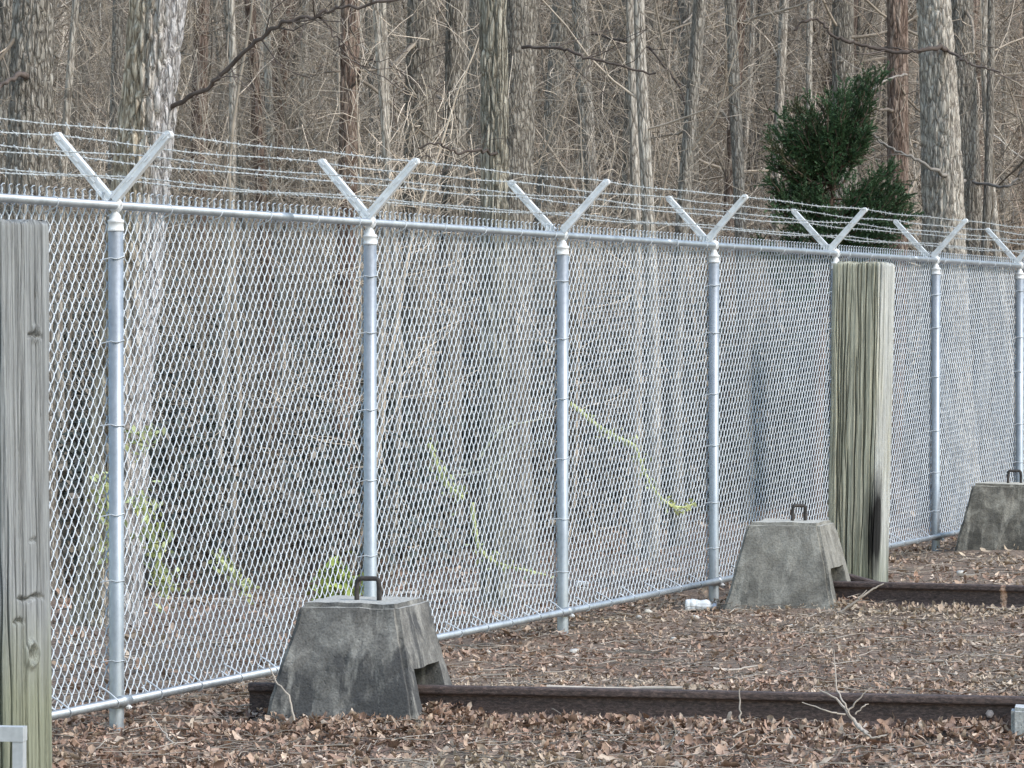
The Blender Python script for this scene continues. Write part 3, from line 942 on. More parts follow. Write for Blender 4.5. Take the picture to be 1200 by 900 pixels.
def timber_mesh(W, H, seed, nu=900, nv=320, checks=46, knots=(), cracks=(), cuts=()):
    """square timber, rounded arrises, split by long drying checks"""
    r = np.random.default_rng(seed)
    hw = W / 2; rc = 0.035
    # perimeter points
    s = np.linspace(0, 1, nu, endpoint=False)
    pts, nrm = [], []
    Ls = W - 2 * rc; La = math.pi / 2 * rc; per = 4 * (Ls + La)
    for q in s * per:
        side = int(q // (Ls + La)); u = q - side * (Ls + La)
        if u < Ls: p_ = (hw, -Ls / 2 + u); nn = (1, 0)
        else:
            a_ = (u - Ls) / rc
            p_ = (hw - rc + rc * math.cos(a_), Ls / 2 + rc * math.sin(a_)); nn = (math.cos(a_), math.sin(a_))
        ca, sa = math.cos(side * math.pi / 2), math.sin(side * math.pi / 2)
        pts.append((p_[0] * ca - p_[1] * sa, p_[0] * sa + p_[1] * ca)); nrm.append((nn[0] * ca - nn[1] * sa, nn[0] * sa + nn[1] * ca))
    pts = np.array(pts); nrm = np.array(nrm)
    z = np.linspace(-0.3, H, nv)
    Sg, Zg = np.meshgrid(s, z)
    X = np.tile(pts[:, 0], (nv, 1)); Y = np.tile(pts[:, 1], (nv, 1))
    flat = np.stack([X.ravel() * 45, Y.ravel() * 45, Zg.ravel() * 1.3], 1)
    d = (vnoise(flat, seed) - 0.5) * 0.007 + (vnoise(flat * np.array([2.3, 2.3, 2.0]), seed + 1) - 0.5) * 0.005
    d = d.reshape(nv, nu) + (vnoise(np.stack([X.ravel() * 5, Y.ravel() * 5, Zg.ravel() * 1.5], 1), seed + 2).reshape(nv, nu) - 0.5) * 0.012
    for c in range(checks):
        s0 = r.uniform(0, 1); za = r.uniform(-0.3, H); ln = r.uniform(0.4, 1.8); dp = r.uniform(0.012, 0.04)
        wd = r.uniform(0.0009, 0.0022)
        path = s0 + 0.006 * np.sin(z * r.uniform(1, 3) + r.uniform(0, 6)) + 0.003 * np.sin(z * 9 + c)
        env = np.clip(1 - np.abs((z - za) / ln) ** 2, 0, 1)
        dd = np.abs((Sg - path[:, None] + 0.5) % 1.0 - 0.5)
        d -= dp * env[:, None] * np.exp(-(dd / wd) ** 2)
    for (s0, za, ln, dp, wd) in cracks:
        path = s0 + 0.004 * np.sin(z * 2.1 + s0 * 50) + 0.0015 * np.sin(z * 11)
        dd = np.abs((Sg - path[:, None] + 0.5) % 1.0 - 0.5)
        d -= dp * np.clip(1 - np.abs((z - za) / ln) ** 4, 0, 1)[:, None] * np.exp(-(dd / wd) ** 2)
    for (s0, zc, hs, dp) in cuts:
        dd = np.abs((Sg - s0 + 0.5) % 1.0 - 0.5)
        d -= dp * np.clip(1 - (dd / hs) ** 4, 0, 1) * np.exp(-((Zg - zc - 0.006 * np.sin(Sg * 60)) / 0.007) ** 2)
    for (ks, kz, kr, kd) in knots:
        dd = np.sqrt((((Sg - ks + 0.5) % 1 - 0.5) * per / kr) ** 2 + ((Zg - kz) / kr) ** 2)
        d += -kd * np.exp(-dd ** 2 * 2) + kd * 0.5 * np.exp(-((dd - 1.3) / 0.4) ** 2)
    top_soft = np.clip((H - Zg) / 0.02, 0, 1)
    d -= 0.008 * (1 - top_soft)
    V = np.stack([X + nrm[:, 0] * d, Y + nrm[:, 1] * d, Zg], -1)
    V[-1, :, 2] += (vnoise(np.stack([pts[:, 0] * 20, pts[:, 1] * 20, pts[:, 0] * 0], 1), seed + 7) - 0.5) * 0.03
    mb = MB()
    i, j = np.meshgrid(np.arange(nv - 1), np.arange(nu), indexing='ij'); j2 = (j + 1) % nu
    mb.add(V.reshape(-1, 3), np.stack([i * nu + j, i * nu + j2, (i + 1) * nu + j2, (i + 1) * nu + j], -1).reshape(-1, 4))
    # weathered end grain: rings shrinking inwards
    prev = (nv - 1) * nu
    for f, dz in ((0.8, -0.002), (0.5, 0.004), (0.2, 0.0)):
        T = V[-1].copy(); T[:, :2] *= f; T[:, 2] = H + dz + (T[:, 2] - H) * f + (vnoise(T * 40, seed + 9) - 0.5) * 0.01
        base = mb.n
        jx = np.arange(nu); j2x = (jx + 1) % nu
        mb.add(T)
        mb.q.append(np.stack([prev + jx, prev + j2x, base + j2x, base + jx], 1))
        prev = base
    c = mb.n
    mb.add(np.array([[0, 0, H]]))
    jx = np.arange(nu)
    mb.t.append(np.stack([prev + jx, prev + (jx + 1) % nu, np.full(nu, c)], 1))
    return mb.mesh('timber_post')


W = 0.372
M_T1 = timber('weathered_grey_timber', (0.30, 0.305, 0.30), (0.41, 0.42, 0.42), (0.29, 0.30, 0.18), 1, algae=0.75)
M_T2 = timber('weathered_olive_timber', (0.48, 0.46, 0.355), (0.66, 0.67, 0.65), (0.15, 0.175, 0.10), 2, algae=0.35, burn=(0.19, -0.15, 0.50))
o = link('timber_post', timber_mesh(W, 2.39, 31, knots=((0.10, 0.62, 0.035, 0.03), (0.14, 1.93, 0.022, 0.02)), cuts=((0.14, 1.92, 0.045, 0.03), (0.10, 0.85, 0.085, 0.03), (0.03, 0.76, 0.04, 0.025), (0.12, 1.08, 0.03, 0.012)), cracks=((0.045, 1.0, 1.3, 0.05, 0.0026), (0.075, 0.5, 0.5, 0.04, 0.002), (0.12, 1.9, 0.6, 0.03, 0.002), (0.16, 1.5, 0.7, 0.03, 0.0018), (0.02, 1.9, 0.6, 0.04, 0.002))), None, M_T1)
o.location = (-2.125, 15.1, 0); o.rotation_euler = (0, math.radians(-0.5), math.radians(-22))
tag(o, 'blue grey weathered square timber post at the left edge, green near its foot', 'timber post', 'square timber posts before the fence')
o = link('timber_post', timber_mesh(W, 2.43, 45, checks=60, cracks=((0.80, 1.7, 1.2, 0.05, 0.0026), (0.86, 0.8, 1.0, 0.05, 0.0024), (0.91, 1.6, 0.9, 0.04, 0.0022), (0.83, 0.4, 0.7, 0.05, 0.0026), (0.95, 1.2, 1.3, 0.045, 0.0024), (0.885, 1.9, 0.6, 0.04, 0.002), (0.77, 1.4, 0.9, 0.04, 0.0024))), None, M_T2)
o.location = (2.535, 27.0, 0); o.rotation_euler = (0, math.radians(1.0), math.radians(-22))
tag(o, 'olive brown cracked square timber post rising behind the second rail', 'timber post', 'square timber posts before the fence')

# ------------------------------------------------------------------ small things
# galvanised frame at the bottom left corner
M_FRAME = galv('grey_painted_steel', (0.52, 0.54, 0.55), 0.1, 0.6)
Yf = 13.9
p = PX(26, 853, Yf)
fr = empty('metal_frame', (p[0], Yf, 0), math.radians(-8))
tag(fr, 'low pale grey metal frame at the bottom left corner before the timber post', 'metal frame')
mb = MB(); mb.box((-0.75, 0.0, p[2] - 0.055), (0.0, 0.06, p[2]))
mb.build('top_bar', M_FRAME, fr, False)
for x, y in ((-0.042, 0.003), (-0.748, 0.003)):
    MB().box((x, y, -0.1), (x + 0.04, y + 0.052, p[2] - 0.0555)).build('leg', M_FRAME, fr, False)
MB().box((-0.707, 0.010, 0.12), (-0.043, 0.034, 0.155)).build('cross_bar', M_FRAME, fr, False)

# stub at the right edge
ps = PX(1186, 862, 17.30)
bm = bmesh.new(); bmesh.ops.create_cube(bm, size=1.0)
for v in bm.verts: v.co = (v.co.x * 0.20 + 0.1, v.co.y * 0.16 + 0.02, v.co.z * 0.24 + 0.055)
bmesh.ops.bevel(bm, geom=bm.edges[:], offset=0.018, segments=2, affect='EDGES')
bmesh.ops.subdivide_edges(bm, edges=bm.edges[:], cuts=3, use_grid_fill=True)
for v in bm.verts:
    nz = vnoise(np.array([v.co[:]]) * 22, 9)[0] - 0.5
    v.co += v.co.normalized() * nz * 0.008
me = bpy.data.meshes.new('concrete_stub'); bm.to_mesh(me); bm.free()
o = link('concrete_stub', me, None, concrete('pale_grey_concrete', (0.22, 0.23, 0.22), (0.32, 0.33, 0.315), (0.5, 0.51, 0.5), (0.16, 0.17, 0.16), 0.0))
o.location = (ps[0], 17.30, 0.0); o.rotation_euler = (0, 0, math.radians(-10))
tag(o, 'short pale grey concrete stub at the right edge in front of the near rail', 'concrete stub')

# crushed white bottle lying on the leaves
pb = PX(803, 713, 25.4)
m, n, b = newmat('white_plastic')
n.links.new(ramp(n, noise(n, coords(n, (1, 1, 1), False), 20, 4), [(0.3, (0.68, 0.72, 0.76)), (0.6, (0.85, 0.86, 0.87))]), b.inputs['Base Color'])
b.inputs['Roughness'].default_value = 0.35
M_PLA = m
m, n, b = newmat('blue_grey_plastic'); n.links.new(ramp(n, noise(n, coords(n, (1, 1, 1), False), 20, 4), [(0.3, (0.40, 0.47, 0.60)), (0.6, (0.55, 0.62, 0.74))]), b.inputs['Base Color']); b.inputs['Roughness'].default_value = 0.4
M_CAPM = m
bt = empty('plastic_bottle', (pb[0], 25.4, ground_h(np.array([pb[0] + 0.1]), np.array([25.4]))[0] + 0.004), math.radians(-6))
tag(bt, 'crushed white plastic bottle lying on leaves left of the tan block', 'bottle')
prof_b = [(0.0, 0.012), (0.003, 0.034), (0.012, 0.041), (0.03, 0.042), (0.037, 0.038), (0.044, 0.042), (0.065, 0.042), (0.072, 0.038), (0.079, 0.042), (0.10, 0.042), (0.107, 0.038), (0.114, 0.042), (0.15, 0.041), (0.17, 0.034), (0.182, 0.022), (0.19, 0.016), (0.196, 0.016)]
mb = MB()
S = 24
V = []
for z_, r_ in prof_b:
    a = np.arange(S) * 2 * np.pi / S
    V.append(np.stack([np.full(S, z_), r_ * np.cos(a), r_ * np.sin(a)], 1))
V = np.concatenate(V)
V[:, 2] += (vnoise(V * 38, 4) - 0.5) * 0.022; V[:, 1] += (vnoise(V * 30, 8) - 0.5) * 0.014
V[:, 2] = np.maximum(V[:, 2], -0.034) + 0.036
k, j = np.meshgrid(np.arange(len(prof_b) - 1), np.arange(S), indexing='ij'); j2 = (j + 1) % S
mb.add(V, np.stack([k * S + j, (k + 1) * S + j, (k + 1) * S + j2, k * S + j2], -1).reshape(-1, 4))
mb.t.append(np.array([[0, x + 1, x] for x in range(1, S - 1)], np.int64))
mb.build('bottle_body', M_PLA, bt)
MB().tubes(np.array([[0.193, 0, 0.036], [0.216, 0.0, 0.034]]), 0.0195, 14, caps=True).build('bottle_cap', M_CAPM, bt, False)

# pale stones among the leaves
def stone_mesh(seed):
    bm = bmesh.new(); bmesh.ops.create_icosphere(bm, subdivisions=2, radius=1.0)
    co_ = np.array([v.co[:] for v in bm.verts])
    d = 0.75 + 0.5 * vnoise(co_ * 1.6 + 5, seed)
    for v, k_ in zip(bm.verts, d): v.co = (v.co.x * k_, v.co.y * k_ * 0.8, v.co.z * k_ * 0.55)
    me = bpy.data.meshes.new('stone'); bm.to_mesh(me); bm.free()
    me.polygons.foreach_set('use_smooth', [True] * len(me.polygons))
    return me
stones = [stone_mesh(i) for i in range(3)]
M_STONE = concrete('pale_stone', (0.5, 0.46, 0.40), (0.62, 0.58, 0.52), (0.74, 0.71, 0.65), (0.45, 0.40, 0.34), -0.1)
sdesc = {0: 'small pale pebble just right of the nearest block, lower of a pair', 3: 'largest pale pebble on the bare leaf patch left of centre'}
spx = [(572, 764, 7), (583, 763, 6), (583, 751, 5), (672, 765, 14), (749, 729, 9), (760, 723, 11), (815, 729, 12), (789, 751, 8), (762, 848, 11), (801, 879, 12), (1127, 678, 13), (928, 656 + 80, 9)]
slab = ['tiny pale pebble left of its twin, right of the nearest block', 'tiny pale pebble right of its twin, right of the nearest block', 'tiny pale pebble above a pair, right of the nearest block',
        'largest white pebble on the leaf litter before the third fence post', 'pale pebble left of its neighbour, under the fence before the bottle', 'pale pebble nearest the bottom rail, left of the crushed bottle',
        'pale pebble just below the crushed white bottle', 'small pale pebble alone between the near rail and the bottle', 'pale pebble just in front of the near rail', 'pale pebble lowest in the picture, in front of the near rail',
        'pale stone on the leaves behind the second rail', 'pale pebble in the leaves in front of the tan block']
for i, (px, py, wpx) in enumerate(spx):
    Y = CAM_Z * F / (py - HOR)
    X = (px - 600) * Y / F
    o = link('stone', stones[i % 3], None, M_STONE)
    s = wpx * 0.5 * Y / F
    o.location = (X, Y, float(ground_h(np.array([X]), np.array([Y]))[0]) + 0.012 + s * 0.35)
    o.scale = (s, s, s); o.rotation_euler = (0.1, 0.1, i * 1.3)
    tag(o, slab[i], 'stone', 'small pale stones on the leaf litter')

# dead weeds and sticks
def stems(name, lines, mat, label, cat, colr, group=None, S=5):
    """a thing whose stems follow polylines of photograph pixels at their own depths"""
    first = PX(lines[0][0][0][0], lines[0][0][0][1], lines[0][0][0][2])
    root = empty(name, tuple(first))
    tag(root, label, cat, group)
    for pts, r0, r1 in lines:
        P = np.array([PX(*q) for q in pts]) - first
        t = np.linspace(0, 1, len(P)); tt = np.linspace(0, 1, len(P) * 4)
        Q = np.stack([np.interp(tt, t, P[:, i]) for i in range(3)], 1)
        for _ in range(2):
            Q[1:-1] = (Q[:-2] + 2 * Q[1:-1] + Q[2:]) / 4
        Q += np.random.default_rng(len(P)).normal(0, 0.002, Q.shape)
        MB().tubes(Q, np.linspace(r0, r1, len(Q))[None], S, np.array([colr])).build('stem', mat, root)
    return root

tan_ = np.array((0.46, 0.40, 0.34))
stems('dead_weed', [([(1018, 862, 17.1), (1000, 845, 17.2), (985, 822, 17.3), (960, 808, 17.35)], 0.011, 0.003),
                    ([(1000, 845, 17.2), (990, 826, 17.2), (980, 806, 17.3), (978, 762, 17.4)], 0.006, 0.002),
                    ([(993, 836, 17.2), (1004, 822, 17.2), (1022, 806, 17.2)], 0.005, 0.002),
                    ([(990, 838, 17.2), (970, 834, 17.15), (940, 824, 17.2)], 0.005, 0.002),
                    ([(1004, 850, 17.1), (1012, 858, 17.0), (1024, 866, 16.95), (1040, 862, 16.95)], 0.009, 0.003),
                    ([(1002, 838, 17.2), (1012, 828, 17.2), (1018, 826, 17.25)], 0.004, 0.002)],
      M_TWIG, 'pale dead branching weed in front of the near rail', 'dead weed', tan_)
stems('dry_stalk', [([(345, 846, 17.3), (338, 815, 17.35), (322, 798, 17.4), (314, 778, 17.45)], 0.006, 0.003)], M_TWIG, 'thin pale dry stalk at the left foot of the nearest block', 'dry stalk', tan_ * 0.95)
stems('dry_stalk', [([(868, 848, 17.2), (867, 826, 17.25), (867, 808, 17.28)], 0.005, 0.003)], M_TWIG, 'upright thin dry stalk against the near rail, left of the dead weed', 'dry stalk', tan_ * 0.8)
stems('dry_stalk', [([(724, 806, 18.2), (727, 795, 18.3), (730, 786, 18.3)], 0.005, 0.003)], M_TWIG, 'short dark dry stalk just behind the near rail', 'dry stalk', tan_ * 0.35)
stems('dry_stalk', [([(202, 872, 17.0), (186, 852, 17.2), (176, 838, 17.5)], 0.005, 0.002)], M_TWIG, 'thin dry stalk leaning right of the nearest fence post', 'dry stalk', tan_)
stems('stick', [([(982, 720, 24.9), (1002, 706, 24.9), (1020, 692, 24.95), (1036, 684, 25.0)], 0.011, 0.005), ([(1006, 702, 24.9), (1016, 692, 24.95)], 0.006, 0.003)], M_TWIG, 'forked grey stick leaning on the second rail beside the tan block', 'stick', tan_ * 0.7)
stems('stick', [([(835, 784, 20.9), (860, 786, 20.9), (888, 781, 20.9)], 0.009, 0.005)], M_TWIG, 'pale stick lying among leaves between the two rails', 'stick', tan_ * 1.2)
stems('stick', [([(640, 806, 18.3), (720, 808, 18.2), (800, 807, 18.1)], 0.014, 0.008)], M_TWIG, 'long pale stick lying along the back of the near rail', 'stick', tan_ * 1.1)
stems('stick', [([(778, 882, 17.0), (792, 862, 17.0), (790, 850, 17.0)], 0.006, 0.004), ([(778, 886, 16.9), (776, 868, 16.95), (768, 852, 17.0)], 0.005, 0.003)], M_TWIG, 'crooked dark twig standing in the front leaves', 'stick', tan_ * 0.5)
stems('fallen_branch', [([(175, 704, 26.6), (240, 702, 26.6), (300, 706, 26.6), (345, 701, 26.6)], 0.02, 0.012)], M_TWIG, 'pale fallen branch on the ground behind the first fence bay', 'branch', tan_ * 1.1)
stems('fallen_branch', [([(455, 697, 26.8), (520, 695, 26.8), (590, 688, 26.9), (648, 686, 27)], 0.024, 0.012)], M_TWIG, 'pale fallen branch on the ground behind the second fence bay', 'branch', tan_ * 1.1)
o = link('litter_scrap', MB().box((-0.045, -0.01, 0), (0.045, 0.012, 0.05)).mesh('litter_scrap', False), None, M_PLA)
o.location = tuple(PX(681, 689, 27.6)); o.rotation_euler = (0.3, 0.1, 0.2)
tag(o, 'white scrap lying on leaves just behind the third fence bay', 'litter')

# ------------------------------------------------------------------ green briars seen through the mesh
M_BRIAR = attrmat('green_briar_stem', 0.6, 0.2, 20.0)
GREEN = np.array((0.58, 0.61, 0.29))
def briar(pts, r0, r1, nleaf, label, colr=GREEN, lw=0.03, group='briars behind the mesh'):
    root = stems('briar', [(pts, r0 * 1.4, r1 * 1.0)], M_BRIAR, label, 'briar', colr, group)
    if nleaf:
        P = np.array([PX(*q) for q in pts]); o0 = P[0]
        t = rng.uniform(0.05, 1.0, nleaf) * (len(P) - 1); k = np.minimum(t.astype(int), len(P) - 2); f = (t - k)[:, None]
        c = P[k] * (1 - f) + P[k + 1] * f - o0 + rng.normal(0, lw * 1.0, (nleaf, 3))
        mb = MB()
        a = unit(rng.normal(0, 1, (nleaf, 3))); b_ = unit(np.cross(a, rng.normal(0, 1, (nleaf, 3))))
        s = rng.uniform(0.5, 1.1, (nleaf, 1)) * lw
        V = np.stack([c - a * s, c + b_ * s * 0.45, c + a * s, c - b_ * s * 0.45], 1)
        q = np.arange(nleaf * 4).reshape(-1, 4)
        cc = np.repeat(colr[None] * rng.uniform(0.5, 1.15, (nleaf, 1)), 4, 0)
        mb.add(V.reshape(-1, 3), q, None, cc)
        mb.build('leaves', M_GREEN, root, False)
    return root
briar([(668, 472, 25.5), (700, 500, 25.6), (722, 512, 25.6), (745, 522, 25.6), (752, 545, 25.6), (764, 572, 25.6), (783, 592, 25.6), (800, 596, 25.6), (814, 590, 25.6)], 0.012, 0.008, 120, 'long yellow green briar arching down in the third fence bay')
briar([(503, 520, 24), (514, 550, 24), (528, 572, 24), (545, 585, 24)], 0.012, 0.007, 80, 'short green briar stem upper left in the second fence bay')
briar([(553, 588, 24.5), (556, 620, 24.5), (563, 648, 24.5), (580, 660, 24.6), (604, 666, 24.6), (640, 674, 24.7)], 0.012, 0.006, 70, 'pale green briar curving down to the ground in the second fence bay')
briar([(165, 575, 21), (172, 610, 21), (184, 640, 21), (190, 670, 21), (196, 700, 21)], 0.012, 0.008, 190, 'bushy green briar just right of the nearest fence post', lw=0.04)
briar([(252, 650, 22), (268, 668, 22), (285, 685, 22), (292, 692, 22)], 0.011, 0.006, 90, 'short slanting green briar in the first fence bay')
briar([(112, 590, 20), (124, 560, 20), (128, 620, 20), (125, 660, 20)], 0.007, 0.005, 90, 'faint green briar left of the nearest fence post', lw=0.035)
briar([(366, 704, 23), (384, 690, 23), (396, 672, 23), (404, 690, 23), (412, 704, 23)], 0.008, 0.004, 220, 'bright green low weed behind the nearest block', colr=np.array((0.40, 0.47, 0.12)), lw=0.05)
briar([(560, 540, 25), (580, 510, 25), (600, 498, 25), (638, 490, 25.2)], 0.007, 0.004, 12, 'pale thin briar rising right in the second fence bay', colr=np.array((0.5, 0.5, 0.38)))
briar([(530, 558, 25.5), (570, 552, 25.5), (610, 522, 25.5), (642, 518, 25.5)], 0.005, 0.003, 8, 'faint pale briar crossing the middle of the second fence bay', colr=np.array((0.42, 0.42, 0.33)))
briar([(1064, 400, 33.5), (1075, 380, 33.5), (1086, 362, 33.5)], 0.008, 0.005, 4, 'pale bent twig high in the sixth fence bay', colr=np.array((0.5, 0.48, 0.42)))
briar([(150, 520, 20.5), (165, 516, 20.5), (185, 505, 20.5)], 0.008, 0.004, 50, 'small leafy green briar on the shaggy trunk', lw=0.035)

# ------------------------------------------------------------------ trees
def trunk_mesh(p0, p1, r0, r1, seed, nu=28, nv=90, relief=0.0, cell=(9, 9, 2.2), flare=0.35, bend=0.05):
    """tapered trunk in local coordinates from (0,0,0); bark plates as real relief"""
    r = np.random.default_rng(seed)
    t = np.linspace(0, 1, nv)
    ax = p0[None] * (1 - t)[:, None] + p1[None] * t[:, None]
    H = np.linalg.norm(p1 - p0)
    for i in (0, 1):
        ax[:, i] += bend * np.sin(t * r.uniform(2, 5) * H / 6 + r.uniform(0, 6)) - bend * math.sin(0) * 0
    ax[:, :2] -= ax[0, :2] - p0[:2]
    R = r0 * (1 - t) + r1 * t + r0 * flare * np.exp(-t * H / 0.5)
    a = np.arange(nu) * 2 * np.pi / nu
    lob = 1 + 0.06 * np.sin(3 * a[None] + r.uniform(0, 6)) + 0.12 * np.exp(-t * H / 0.5)[:, None] * np.sin(5 * a[None] + r.uniform(0, 6))
    X = ax[:, None, 0] + R[:, None] * lob * np.cos(a)[None]; Y = ax[:, None, 1] + R[:, None] * lob * np.sin(a)[None]
    Z = np.tile(ax[:, None, 2], (1, nu))
    V = np.stack([X, Y, Z], -1)
    if relief:
        p = np.stack([X.ravel(), Y.ravel(), Z.ravel()], 1) * np.array(cell)
        p = p + (np.stack([vnoise(p * 0.8, seed + i) for i in range(3)], 1) - 0.5) * 0.9
        e = np.clip(plates(p, seed) / 0.28, 0, 1)
        e = e * (0.75 + 0.5 * vnoise(p * 1.7, seed + 5))
        d = (relief * (e - 0.6)).reshape(nv, nu)
        V[..., 0] += np.cos(a)[None] * d; V[..., 1] += np.sin(a)[None] * d
    i, j = np.meshgrid(np.arange(nv - 1), np.arange(nu), indexing='ij'); j2 = (j + 1) % nu
    q = np.stack([i * nu + j, i * nu + j2, (i + 1) * nu + j2, (i + 1) * nu + j], -1).reshape(-1, 4)
    mb = MB().add(V.reshape(-1, 3), q)
    return mb.mesh('trunk'), ax, R


def crown(ax, R, seed, nl, zmin, colr, Lr=(0.8, 2.4), twigs=7, dens=1.0):
    """limbs off a trunk with twigs on them"""
    r = np.random.default_rng(seed)
    P = ax[None]; Rr = R[None]
    t0 = np.clip(zmin / (ax[-1, 2] - ax[0, 2]), 0, 0.95)
    C1, R1 = sprout(P, Rr, nl, t0, 1.0, Lr, 0.5, 1.0, 8, 0.15, 0.22, r, 0.05)
    R1 = np.minimum(R1, 0.020 * np.linspace(1, 0.3, 8)[None])
    C2, R2 = sprout(C1, R1, twigs, 0.15, 1.0, (0.3, 1.0), 0.7, 0.9, 6, 0.25, 0.55, r, 0.04)
    C3, R3 = sprout(C2, R2, 3, 0.2, 1.0, (0.12, 0.5), 0.8, 0.9, 4, 0.25, 0.6, r, 0.03)
    mb = MB()
    for C, RR, S in ((C1, R1, 5), (C2, R2, 3), (C3, np.maximum(R3, 0.0025), 3)):
        cc = colr[None] * r.uniform(0.6, 1.5, (len(C), 1))
        mb.tubes(C, RR, S, cc)
    return mb.mesh('crown')


BR = np.array((0.32, 0.272, 0.222))
# x at the top edge, x at the fence top (240), width at each, depth, bark, relief, limbs, label
heroes = [
    ('shaggy_tree', 181, 163, 72, 70, 24.0, M_SHAG, 0.034, 4, 'thick tree with pale shaggy bark standing behind the nearest fence post'),
    ('oak_tree', 46, 42, 50, 54, 26.5, M_GREY, 0.020, 8, 'stout dark grey tree left of the shaggy pale trunk'),
    ('oak_tree', 9, 5, 26, 30, 29.0, M_GREY, 0.018, 6, 'grey tree trunk cut by the left edge of the picture'),
    ('maple_tree', 313, 316, 16, 15, 31.0, M_RED, 0.008, 5, 'slim brown trunk between the shaggy tree and the reddish pine'),
    ('pine_tree', 403, 402, 25, 24, 30.0, M_RED, 0.014, 8, 'reddish brown pine trunk behind the second V arm'),
    ('birch_tree', 437, 433, 13, 12, 29.5, M_PALE, 0.0, 3, 'slim pale trunk just right of the reddish pine'),
    ('birch_tree', 456, 456, 8, 8, 29.0, M_PALE, 0.0, 3, 'thinnest pale trunk, second to the right of the reddish pine'),
    ('oak_tree', 497, 496, 36, 38, 31.0, M_DARK, 0.016, 7, 'dark grey trunk left of the thick central pair'),
    ('hickory_tree', 529, 528, 27, 28, 31.5, M_GREY, 0.012, 6, 'purplish grey trunk directly beside the ribbed central tree'),
    ('ash_tree', 569, 573, 46, 40, 26.0, M_RIBS, 0.022, 3, 'thick tree with pale vertical ribbed bark near the centre'),
    ('oak_tree', 608, 606, 42, 42, 30.0, M_DARK, 0.016, 6, 'dark smooth thick trunk right of the ribbed central tree'),
    ('maple_tree', 690, 694, 20, 20, 36.0, M_GREY, 0.008, 5, 'dim grey trunk well right of the central pair'),
    ('maple_tree', 722, 724, 16, 17, 37.0, M_DARK, 0.006, 5, 'dim dark trunk behind the fourth fence arm, left of a pale one'),
    ('birch_tree', 743, 743, 11, 12, 32.0, M_PALE, 0.0, 4, 'slim pale trunk left of the fourth V arm'),
    ('birch_tree', 772, 768, 14, 15, 31.0, M_PALE, 0.0, 3, 'pale mottled trunk above the tip of the fourth V arm'),
    ('maple_tree', 806, 802, 17, 17, 33.0, M_GREY, 0.0, 5, 'grey trunk just right of the pale mottled one'),
    ('maple_tree', 980, 982, 25, 25, 41.0, M_GREY, 0.010, 8, 'grey trunk rising behind the dark green cedar'),
    ('birch_tree', 963, 966, 8, 8, 44.0, M_PALE, 0.0, 6, 'thin pale trunk left of the one behind the cedar'),
    ('pine_tree', 1050, 1046, 30, 28, 38.5, M_RED, 0.012, 6, 'reddish grey trunk right of the cedar, left of the big pale trunk'),
    ('beech_tree', 1088, 1100, 34, 46, 36.0, M_PALE, 0.020, 4, 'big pale grey trunk widening downward at the right'),
    ('oak_tree', 1131, 1137, 28, 30, 39.0, M_GREY, 0.014, 7, 'grey furrowed trunk right of the big pale trunk'),
    ('birch_tree', 1173, 1182, 9, 10, 40.0, M_PALE, 0.0, 5, 'thin pale bent trunk near the right edge'),
    ('maple_tree', 340, 338, 9, 10, 32.0, M_PALE, 0.0, 6, 'slim greyish trunk left of the second V arm'),
    ('maple_tree', 277, 281, 10, 11, 30.0, M_DARK, 0.0, 6, 'slim dark trunk right of the shaggy tree'),
    ('birch_tree', 240, 246, 8, 9, 29.0, M_PALE, 0.0, 4, 'crooked pale trunk nearest the shaggy tree on its right'),
    ('birch_tree', 92, 88, 9, 10, 29.0, M_PALE, 0.0, 3, 'slim pale leaning trunk between the dark grey and shaggy trees'),
    ('maple_tree', 118, 117, 14, 15, 33.0, M_DARK, 0.0, 5, 'slim dark trunk touching the left side of the shaggy tree'),
    ('maple_tree', 868, 871, 15, 15, 37.0, M_GREY, 0.0, 5, 'grey trunk left of the cedar behind the twigs'),
    ('maple_tree', 917, 921, 12, 12, 42.0, M_PALE, 0.0, 6, 'pale grey trunk at the left edge of the cedar'),
]
htree = {}
for i, (nm, xt, xl, wt, wl, Y, mt, rel, nl, lab) in enumerate(heroes):
    A = PX(xt, 0, Y); B = PX(xl, 240, Y)
    d = (A - B) / (A[2] - B[2])
    base = B + d * (0 - B[2]); base[2] = -0.08
    topz = 9.5 + (i % 5) * 0.6
    tip = B + d * (topz - B[2])
    rl = wl / 2 * Y / F; rt_ = wt / 2 * Y / F
    dr = (rt_ - rl) / (A[2] - B[2])
    r0 = max(0.02, rl - dr * B[2]); r1 = max(0.015, min(rl, r0 + dr * topz) * 0.8)
    root = empty(nm, tuple(base)); tag(root, lab, 'tree')
    big = wl >= 24
    me, ax, R = trunk_mesh(np.zeros(3), tip - base, r0, r1, 100 + i, (120 if rel >= 0.02 else 72) if rel else 14, 460 if rel >= 0.02 else (260 if rel else 40), rel, (19, 19, 3.4) if mt is M_SHAG else ((26, 26, 3.0) if mt is M_RIBS else (22, 22, 5.0)), bend=0.03 if big else 0.10)
    link('trunk', me, root, mt)
    link('crown', crown(ax, R, 340 + i, nl, 2.0, BR * (1.3 if mt is M_PALE else 1.0), twigs=7), root, M_TWIG)
    htree[i] = (root, base)

